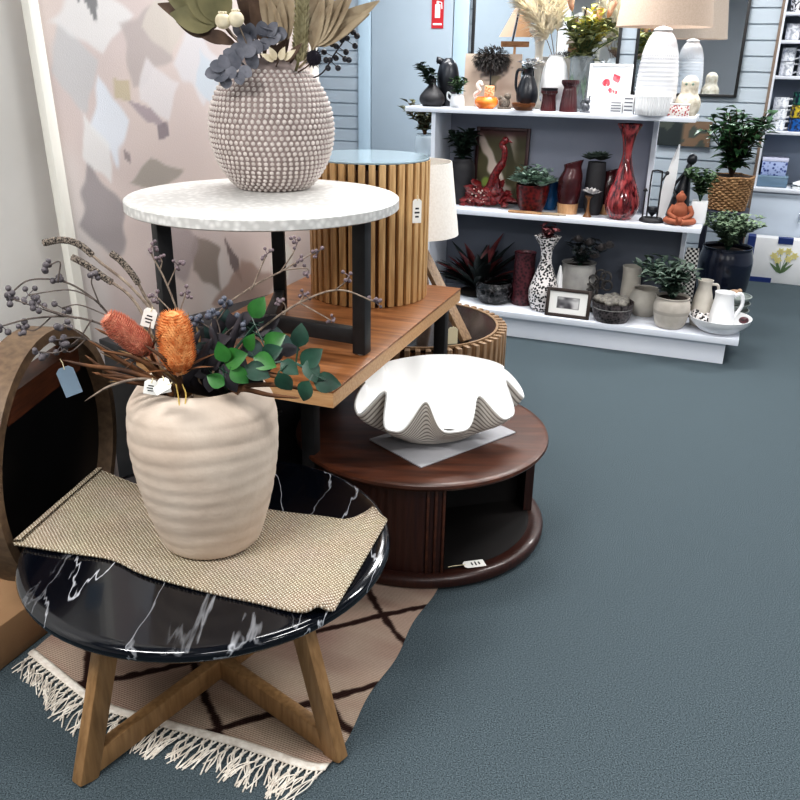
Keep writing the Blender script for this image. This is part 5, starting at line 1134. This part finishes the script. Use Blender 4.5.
p,m=at(542,.11,ZB); h=H(p,236); pot_item('vase','tall black and white mosaic bottle vase with a frilled mouth on the bottom shelf','vase',p,[(m*10.5,0),(m*14,h*.12),(m*14.5,h*.28),(m*10,h*.48),(m*5.8,h*.66),(m*6,h*.82),(m*11,h*.97),(m*12,h)],m_bw,n=36,rf=lambda a,tt,z:1+.10*math.sin(a*6)*sstep(.85,1,z/max(h,.01)))
q=Vector((p.x,p.y,p.z+h-.02)); t=thing('dried_flowers','bunch of dull maroon dried flowers in the black and white mosaic vase','flowers',q,SROT)
lb,sb=blade_plant(10,m*15,m*13,m*7,m*5,random.Random(14),per=5); obj('petals',lb,mat('maroon_petal',(84,38,42),(112,60,62),scale=40,rough=.8),t,sm=60); obj('stems',sb,m_mosm,t)
p,m=at(557,.20,ZB); h=H(p,266); t=thing('cone_ornament','small white cone ornament between the mosaic vase and the grey pot','ornament',p,SROT); b=MB(); b.lathe([(.0003,0),(m*9,0),(m*8.5,m*2),(m*1,h),(.0003,h+m)],24); obj('cone',b,m_wv,t)
p,m=at(575,.27,ZB); h=H(p,262)
t=pot_item('potted_plant','round pale grey pot of dusty grey roses behind the small photo frame','plant',p,[(m*13,0),(m*18,h*.3),(m*18.5,h*.6),(m*16,h*.92),(m*17,h)],m_gv,part='pot'); soil(t,m*15,h*.9)
b=MB(); rg=random.Random(12)
for (x,z) in ((8,20),(-3,22),(20,16),(14,8),(27,19),(2,10)):
    for ring in range(4):
        for j in range(6): a=2*PI*j/6+ring; b.leaf((m*x,-m*2,h+m*z-m*3),(math.cos(a)*(.4+.3*ring),math.sin(a)*(.4+.3*ring)-.2,1-.2*ring),m*7,m*6,bend=-.4,n=3,shape=.5)
obj('roses',b,mat('dusty_rose_grey',(112,106,106),(140,134,134),scale=40,rough=.8),t,sm=60)
add_plant(t,h*.9,mat('slate_green_leaf',(44,48,50),(72,76,78),scale=30,rough=.7),n=16,h=m*30,spread=m*22,L=m*9,Wd=m*5,per=5,seed=24,dirn=(.25,0,0))
def bwphoto(a,b):
    c=(238,236,232)
    if .2<a<.8 and .24<b<.76:
        c=mixrgb((58,56,60),(196,194,194),vnoise(a*9+2,b*7,5)); c=mixrgb(c,(226,224,222),sstep(.0,.2,a-.45-.4*(.55-b))*.8*(1-sstep(.55,.7,b)))
        if abs(a-.5)>.285 or abs(b-.5)>.245: c=(120,118,118)
    return c
picture('small brown frame with a black and white photo on the bottom shelf',546,587,290,None,.0,ZB,bwphoto,mat('brown_frame',(58,48,44),rough=.5),.018,nx=56,ny=44,lean=.16)
# mosaic bowl with stones
p,m=at(611,.06,ZB); h=H(p,301)
t=pot_item('bowl','dark grey mosaic tub filled with grey pebbles on the bottom shelf','bowl',p,[(m*16,0),(m*18.5,h*.3),(m*20,h*.8),(m*20.5,h)],m_mosk,n=36,part='tub')
b=MB(); b.tube([(m*19.3*math.cos(a*.1745),m*19.3*math.sin(a*.1745),h*.72) for a in range(37)],m*.7,5); obj('rim_band',b,m_gv,t)
rg=random.Random(6)
for k in range(12):
    a=k*2.4; r_=m*15*math.sqrt((k+.5)/12); s=m*rg.uniform(4.5,6); pb=MB(); pb.ball((0,0,0),s,10,7,(1.2,1,.8)); q=p+Vector((math.cos(a)*r_,math.sin(a)*r_,h+s*.1))
    one('pebble',pb,mat('pebble_grey',(92,89,85),(132,128,120),scale=50,rough=.8),'smooth grey pebble in the dark grey mosaic tub','pebble',q,a,'pebbles in the mosaic tub')
b=MB(); b.lathe([(.0003,h*.80),(m*18.5,h*.80)],24); obj('filling',b,m_mosk,t)
p,m=at(595,.20,ZB); h=H(p,272); t=thing('wire_ornament','dark wrought ornament of curled loops behind the mosaic tub','ornament',p,SROT)
b=MB(); b.lathe([(.0003,0),(m*7,0),(m*7,m*2),(.0003,m*3)],18); b.tube([(0,0,0),(0,0,h*.7)],m*1.4,6)
for k in range(9):
    a=k*.7; cx,cz=m*9*math.cos(a),h*.68+m*10*math.sin(a*1.3); b.tube([(cx+m*5*math.cos(j*.63),m*2*math.sin(k),cz+m*5*math.sin(j*.63)) for j in range(11)],m*1.0,5)
obj('loops',b,mat('iron',(40,38,38),(70,66,64),scale=40,rough=.6),t)
p,m=at(628,.36,ZB); h=H(p,266); t=pot_item('vase','pale cream tapered vase with a slanted top at the back of the bottom shelf','vase',p,[(m*8,0),(m*9.5,h*.3),(m*9,h*.8),(m*10,h)],m_cv)
p,m=at(643,.25,ZB); h=H(p,288); pot_item('vase','rounded pale grey stone vase behind the cream pot with the leafy plant','vase',p,[(m*10,0),(m*15,h*.3),(m*15.5,h*.6),(m*12,h*.95),(m*12.5,h)],m_cv)
p,m=at(669,.065,ZB); h=H(p,296)
t=pot_item('potted_plant','cream stone pot with a leafy dark green plant on the bottom shelf','plant',p,[(m*11.5,0),(m*14.5,h*.12),(m*17.5,h*.55),(m*17,h*.8),(m*15,h*.94),(m*16.2,h*.97),(m*16.2,h)],mat('cream_pot_stone',(202,194,184),(186,178,168),scale=16,rough=.75),part='pot',n=36); soil(t,m*14,h*.93)
b=MB(); b.lathe([(m*16.6*.99,h*.40),(m*17.4,h*.5),(m*17.7,h*.56),(m*17.75,h*.58)],36); obj('glaze_band',b,mat('pot_upper',(180,172,162),rough=.7),t)
add_plant(t,h*.9,mat('grey_green_leaf',(46,62,54),(96,112,98),scale=26,rough=.6),n=34,h=m*44,spread=m*30,L=m*13,Wd=m*6.5,per=7,seed=31,dirn=(-.4,0,0))
p,m=at(683,.33,ZB); h=H(p,249); t=thing('vase','tall black and white chequered square vase behind the leafy plant','vase',p,SROT)
mchk=D.materials.new('chequer'); mchk.use_nodes=True; nn=mchk.node_tree.nodes; ll=mchk.node_tree.links; tc=nn.new('ShaderNodeTexCoord'); ck=nn.new('ShaderNodeTexChecker'); ck.inputs['Scale'].default_value=1/(m*2.3); ck.inputs['Color1'].default_value=lin((24,22,24)); ck.inputs['Color2'].default_value=lin((206,204,200)); ll.new(tc.outputs['Object'],ck.inputs['Vector']); ll.new(ck.outputs['Color'],nn['Principled BSDF'].inputs['Base Color'])
b=MB(); b.lathe(vase_prof([(m*8,0),(m*9,h*.05),(m*9,h*.8),(m*8,h)],.004),4,a0=PI/4,a1=PI/4+2*PI); obj('body',b,mchk,t,sm=20)
p,m=at(699,.17,ZB); h=H(p,280); t=pot_item('jug','narrow cream stoneware jug with a loop handle beside the white bowl','jug',p,[(m*9,0),(m*10.5,h*.2),(m*9,h*.6),(m*6.5,h*.85),(m*7.5,h)],m_cv)
b=MB(); b.tube(curve([(m*6,0,h*.92),(m*12,0,h*.9),(m*12.5,0,h*.65),(m*8.5,0,h*.5)],5),m*1.4,7); obj('handle',b,m_cv,t)
# white serving bowl with jug and balls
p,m=at(718,.10,ZB); h=m*15
t=thing('serving_bowl','wide shallow white bowl at the right end of the bottom shelf','bowl',p,SROT); b=MB(); b.lathe(vase_prof([(m*15,0),(m*19,h*.12),(m*27,h*.6),(m*29.5,h*.95),(m*29.8,h)],.004),48); obj('bowl_body',b,m_wv,t,sm=60)
jp=p+EX*(m*1)-EN*0+Vector((0,0,.006)); hj=H(jp,292)
t=pot_item('milk_jug','plain white milk jug with a loop handle standing in the wide white bowl','jug',jp,[(m*12,0),(m*12.5,hj*.08),(m*11,hj*.5),(m*9,hj*.85),(m*9.5,hj)],m_wv,n=32)
b=MB(); b.tube(curve([(m*8.5,0,hj*.92),(m*15,0,hj*.98),(m*17,0,hj*.7),(m*11,0,hj*.35)],6),m*1.8,8); obj('handle',b,m_wv,t)
for k,(dx,dy,dz) in enumerate(((-19,-3,12.5),(-13.5,7,12),(-14,-12,12.5),(-23,5,14))):
    q=p+EX*(m*dx)+EN*(m*dy)+Vector((0,0,m*dz)); b=MB(); b.ball((0,0,0),m*4.6,12,8); one('decor_ball',b,m_bw,'black and white mosaic ball in the wide white bowl','decorative ball',q,k,'mosaic balls in the white bowl',sm=80)
q=p+EX*(m*22)+EN*(m*1)+Vector((0,0,m*13)); b=MB(); b.ball((0,0,0),m*5,10,7,(1,.8,.7)); one('decor_ball',b,m_mosm,'dark plum pebble at the right rim of the wide white bowl','decorative ball',q,0)
q,m=at(730,.30,ZB); 
for k in range(4):
    t=thing('plate',('grey glazed plate at the bottom of the stack behind the white bowl','second grey glazed plate from the bottom of the stack behind the white bowl','third grey glazed plate from the bottom of the stack behind the white bowl','grey glazed plate on top of the stack behind the white bowl')[k],'plate',q+Vector((0,0,m*7*k)),SROT,'stack of grey plates'); b=MB(); b.lathe(vase_prof([(m*9,0),(m*12,m*1),(m*15.5+m*.3*k,m*6),(m*15.8,m*6.6)],.003),32); obj('dish',b,mat('grey_green_glaze',(120,128,126),(150,158,154),scale=14,rough=.35),t,sm=60)
b=MB(); b.ball((0,0,m*2),m*5,12,8,(1.3,.9,.6)); b.ball((m*4,0,m*4),m*2.4,8,6); one('shell_ornament',b,mat('tan_shell',(150,120,96),(180,150,124),scale=30,rough=.6),'small tan shell ornament lying on the stack of grey plates','ornament',q+Vector((0,0,m*28)),SROT,sm=70)

# ------------------------------------------------ PLANTS RIGHT OF THE SHELF
q=sp(1.235,.66,0); m=depth(q+Vector((0,0,.5)))/F
t=pot_item('potted_plant','large navy blue pot of grey green plant on the floor beside the shelf','plant',q,[(.085,0),(.10,.03),(.138,.24),(.150,.37),(.150,.43),(.138,.485),(.142,.505)],mat('navy_glaze',(12,16,30),(22,30,50),scale=6,rough=.22,coat=.4),n=40,part='pot',wall=.008); soil(t,.13,.475)
add_plant(t,.48,mat('grey_green_small',(76,98,76),(130,148,120),scale=40,rough=.7),n=60,h=.24,spread=.19,L=.04,Wd=.026,per=15,seed=41)
q=sp(1.19,.98,0)
t=thing('plant_stand','tall dark plant stand behind the navy pot, carrying the woven basket','stand',q,SROT); b=MB(); b.box(-.13,.13,-.13,.13,.64,.665,bev=.003); obj('stand_top',b,mat('navy_wood',(28,32,46),(38,42,58),scale=20,rough=.5),t)
for sx in (-1,1):
    for sy in (-1,1): obj('leg',bx(sx*.11-.015,sx*.11+.015,sy*.11-.015,sy*.11+.015,0,.64),_m['navy_wood'],t)
q=q+Vector((0,0,.6655)); hb=zfor(q,175)-q.z
t=thing('potted_plant','tall dark green leafy plant in a brown woven basket above the navy pot','plant',q,SROT)
b=MB(); rows=15
for r_ in range(rows):
    zz=hb*(r_+.5)/rows; rad=.098+.028*(r_/rows)
    b.tube([(math.cos(2*PI*i/72)*(rad+.006*math.sin(2*PI*i/72*18+(r_%2)*PI)),math.sin(2*PI*i/72)*(rad+.006*math.sin(2*PI*i/72*18+(r_%2)*PI)),zz+.003*math.sin(2*PI*i/72*5+r_)) for i in range(73)],hb/rows*.55,6,cap=False)
obj('basket',b,mat('cane',(120,88,58),(172,136,98),scale=60,rough=.75),t,sm=60)
b=MB(); b.lathe([(.0003,0),(.094,0),(.118,hb*.97),(.0003,hb*.93)],30); obj('basket_liner',b,mat('liner',(52,36,26),rough=.9),t)
add_plant(t,hb*.92,mat('rubber_leaf',(26,52,34),(66,100,64),scale=14,rough=.35),mat('plant_trunk',(70,52,40),rough=.9),n=34,h=.46,spread=.22,L=.10,Wd=.046,per=12,seed=44,droop=.5,start=.2)

# ------------------------------------------------ LEFT OF THE SHELF, behind the tripod lamp
q=sh(421,.55,.0); 
t=thing('pedestal','plain pale grey pedestal behind the tripod lamp, carrying a white vase','pedestal',q,SROT); obj('column',bx(-.09,.09,-.09,.09,0,.90,bev=.004),mat('pale_grey_paint',(196,204,212),rough=.5),t); obj('cap',bx(-.10,.10,-.10,.10,.90,.925,bev=.004),_m['pale_grey_paint'],t)
q=q+Vector((0,0,.9255)); m=depth(q)/F; h=zfor(q,134)-q.z
t=pot_item('vase','white tapered vase with leafy stems left of the display shelf','vase',q,[(m*8,0),(m*10,h*.4),(m*9.5,h*.85),(m*8.2,h*.93),(m*9,h)],mat('pale_vase',(216,226,232),rough=.4))
t=thing('foliage_bunch','bunch of olive brown leafy stems in the white vase left of the display shelf','foliage',q+Vector((0,0,h*.9)),SROT)
lb,sb=blade_plant(18,m*38,m*17,m*10,m*5,random.Random(51),per=9,dirn=(-.25,0,0)); obj('leaves',lb,mat('olive_leaf',(66,68,48),(110,112,86),scale=40,rough=.7),t,sm=60); obj('stems',sb,m_slatdark,t)
q=sh(440,.60,0); t=thing('floor_vase','tall ribbed blue grey floor vase beside the left end of the display shelf','vase',q,SROT); b=MB(); hz=zfor(q,116); b.lathe(vase_prof([(.05,0),(.062,.3),(.058,hz*.8),(.05,hz*.96),(.056,hz)],.005),72,rf=ribr(36,.06)); obj('body',b,mat('blue_grey_glaze',(138,152,168),(116,130,148),scale=10,rough=.4),t)

# ------------------------------------------------ WALL MIRRORS on the slat wall
def wmirror(s0,s1,z0,z1,label):
    t=thing('wall_mirror',label,'mirror',sp((s0+s1)/2,W-.012,z0),SROT); w_=(s1-s0); h=z1-z0; f=.018
    b=MB()
    for x0,x1,a,c in ((-w_/2,-w_/2+f,0,h),(w_/2-f,w_/2,0,h),(-w_/2+f,w_/2-f,0,f),(-w_/2+f,w_/2-f,h-f,h)): b.box(x0,x1,-.016,.010,a,c,bev=.002)
    obj('frame',b,m_black,t); obj('mirror_pane',bx(-w_/2+f*.8,w_/2-f*.8,-.004,.009,f*.8,h-f*.8),m_chrome,t,sm=0)
wmirror(.49,1.14,1.29,2.05,'black framed wall mirror behind the white lamp, reflecting its shade')
wmirror(-.605,.395,1.18,2.05,'wide black framed wall mirror behind the boat and pampas, next to the pale door')

# dark picture low on the slat wall
p=sh(683,W-.02,1.0); zt=zfor(p,121); zb=zfor(p,146); m=depth(p)/F
t=thing('framed_picture','small dark brown picture low on the slat wall above the black figure','picture',(p.x,p.y,zb),SROT); w_=m*50; h=zt-zb
b=paint(lambda a,c:mixrgb((24,34,36),(104,84,66),sstep(.42,.5,a))if vnoise(a*6,c*5,3)<.7 else (60,66,60),w_,h,30,16); b.xf(Matrix.Translation((0,-.009,0))); obj('print',b,vcmat('print_paper',.6),t,sm=0); obj('board',bx(-w_/2,w_/2,-.008,.008,0,h),m_black,t)

# ------------------------------------------------ MUG CABINET in the far right corner
CO=2.2; s0=1.338; s1=2.15
t=thing('mug_cabinet','white wall unit of mug shelves above closed cupboards in the far right corner','cabinet',sp(s0,CO,0),SROT)
cw=s1-s0; zs=[.657,1.049,1.416,1.644,1.82]
obj('cupboard_body',bx(-.03,cw,.015,.42,.0,.63),m_white,t); obj('worktop',bx(-.045,cw+.02,-.02,.43,.63,.657,bev=.003),m_white,t)
dl=mat('cupboard_door',(196,206,218),rough=.5)
for k in range(2):
    d_=obj('door',bx(-.02+k*.41,.38+k*.41,.0,.015,.09,.62,bev=.003),dl,t); b=MB(); b.tube(curve([(.345+k*.09,0,.50),(.345+k*.09,-.02,.49),(.345+k*.09,-.02,.43),(.345+k*.09,0,.42)],4),.005,6); obj('handle',b,m_chrome,d_)
obj('upright',bx(0,.018,.0,.30,.657,2.3),m_white,t); obj('upright',bx(cw-.018,cw,.0,.30,.657,2.3),m_white,t); obj('back_panel',bx(.018,cw-.018,.288,.30,.657,2.3),mat('shelf_back',(140,150,166),rough=.6),t)
for z in zs[1:]+[2.05]: obj('shelf_board',bx(.018,cw-.018,.0,.288,z-.022,z,bev=.002),m_white,t)
def mug(label,s,off,z,r_,h,mm_,group,hand=1):
    t=thing('mug',label,'mug',sp(s,off,z+.0006),SROT+R.uniform(-.3,.3),group); b=MB(); b.lathe(vase_prof([(r_*.85,0),(r_*.98,h*.1),(r_,h*.6),(r_,h)],.003),20); obj('cup',b,mm_,t,sm=60)
    b=MB(); b.tube(curve([(r_*.95,0,h*.85),(r_*1.6,0,h*.8),(r_*1.6,0,h*.35),(r_*.95,0,h*.2)],4),r_*.14,6); obj('handle',b,mm_,t); return t
mg=mat('grey_mug',(150,154,162),(206,208,212),scale=50,rough=.35,lo=.42,hi=.58); mw=mat('white_mug',(228,230,234),(176,182,194),scale=60,rough=.35,lo=.5,hi=.6); mbw=mat('patterned_mug',(30,30,34),(226,226,230),scale=70,rough=.35,lo=.46,hi=.54)
col=['left end','second from the left','third from the left','fourth from the left','fifth from the left','sixth from the left']
for k in range(6):
    s=s0+.085+k*.115
    mug('black and white patterned mug on the highest visible mug shelf, '+col[k],s,CO+.10,1.82,.045,.11,mbw,'mugs on the highest mug shelf')
    mug('mottled grey mug on the second mug shelf, '+col[k],s,CO+.10,1.644,.046,.105,mg,'mugs on the second mug shelf')
    mug('white patterned mug in the lower layer of the third mug shelf, '+col[k],s,CO+.10,1.416,.046,.09,mg,'mugs on the third mug shelf')
    mug('white patterned mug in the upper layer of the third mug shelf, '+col[k],s,CO+.10,1.507,.046,.09,mw,'mugs on the third mug shelf')
for k in range(3): mug('white cup stacked at the left end of the fourth mug shelf, '+('bottom one','middle one','top one')[k],s0+.09,CO+.09,1.049+.075*k,.05,.075,mw,'stacked white cups')
cols=[((30,96,168),'blue'),((214,190,60),'yellow'),((46,120,100),'teal green'),((150,44,60),'crimson'),((60,60,110),'indigo'),((210,120,60),'orange')]
for k,(c,nm) in enumerate(cols):
    mug(nm+' patterned mug on the fourth mug shelf',s0+.21+.125*(k//3),CO+.09,1.049+.088*(k%3),.05,.087,mat(nm.replace(' ','_')+'_mug',c,(30,34,60),scale=45,rough=.35,lo=.45,hi=.6),'coloured mugs on the fourth mug shelf')
q=sp(s0+.12,CO+.14,.6576); t=thing('gift_box','blue patterned gift box with a white lid standing on a grey blue tin','box',q+Vector((0,0,.081)),SROT); obj('box_body',bx(-.085,.085,-.07,.07,0,.10,bev=.002),mat('blue_pattern',(44,62,130),(170,184,220),kind='voronoi',scale=45,rough=.5,lo=.25,hi=.5),t); obj('box_lid',bx(-.088,.088,-.073,.073,.10,.125,bev=.002),mat('lilac_lid',(214,216,236),rough=.5),t)
t=thing('tin','wide grey blue tin under the blue patterned gift box','tin',q,SROT); obj('tin_body',bx(-.105,.105,-.09,.09,0,.072,bev=.008),mat('grey_blue_tin',(104,128,148),rough=.4),t); obj('tin_lid',bx(-.107,.107,-.092,.092,.062,.080,bev=.006),mat('grey_blue_lid',(116,140,158),rough=.4),t)
q=sp(s0+.36,CO+.12,.6576); t=thing('folded_cloth','loosely folded white tea towel on the worktop beside the gift box','cloth',q,SROT); b=MB(); b.grid(lambda a,c:(-.1+.2*a,-.1+.2*c,.018+.02*vnoise(a*4,c*4,9)+.03*math.sin(PI*a)*math.sin(PI*c)),20,20); obj('top_fold',b,mat('towel',(226,230,230),rough=.95),t,sm=80,solid=.004); obj('lower_folds',bx(-.1,.1,-.1,.1,0,.016,bev=.006),_m['towel'],t)
# floral board box on the floor
q=atz(746,277,0); fx=EX; s_=(q-S0).dot(EX); o_=(q-S0).dot(EN); o_=min(o_,CO-.14); 
t=thing('floral_box','white box printed with a yellow bouquet and navy edge on the floor by the cupboards','box',sp(s_+.22,o_,0.0),SROT); fw,fh=.50,.325
obj('box_body',bx(-fw/2,fw/2,0,.11,0,fh,bev=.004),m_wv,t); b=MB(); b.box(-fw/2-.002,-fw/2+.05,-.003,.112,0,fh+.002); b.box(-fw/2+.05,-fw/2+.20,-.003,.0,0,.035); obj('navy_edge',b,mat('navy_print',(30,52,112),rough=.5),t)
b=MB(); b.box(-.05,.05,-.005,.06,fh-.035,fh+.006); obj('navy_label',b,_m['navy_print'],t)
b=MB(); g=MB()
for k,(x,z) in enumerate(((-.06,.20),(-.02,.235),(.03,.24),(.075,.21),(.04,.185),(-.03,.17))):
    for j in range(6): a=j*PI/3; b.leaf((x,-.003,z),(math.cos(a),0,math.sin(a)),.03,.02,up=(0,-1,0),bend=0,n=3,fold=0)
    g.tube([(x,-.002,z),(0.0,-.002,.08)],.002,4)
for a in (2.4,2.0,1.2,.8): g.leaf((0,-.003,.075),(math.cos(a),0,math.sin(a)),.11,.022,up=(0,-1,0),bend=0,n=4,fold=0)
for q_ in b.v: q_.y=-.0045
for q_ in g.v: q_.y=min(q_.y,-.0015)
obj('printed_petals',b,mat('pale_yellow',(226,216,150),rough=.6),t,sm=0); obj('printed_stems',g,mat('print_green',(96,120,84),rough=.6),t)

sc=bpy.context.scene
sc.view_settings.view_transform='Standard'; sc.view_settings.look='Medium High Contrast'; sc.view_settings.exposure=EXPO; sc.view_settings.gamma=1.0
sc.cycles.max_bounces=8
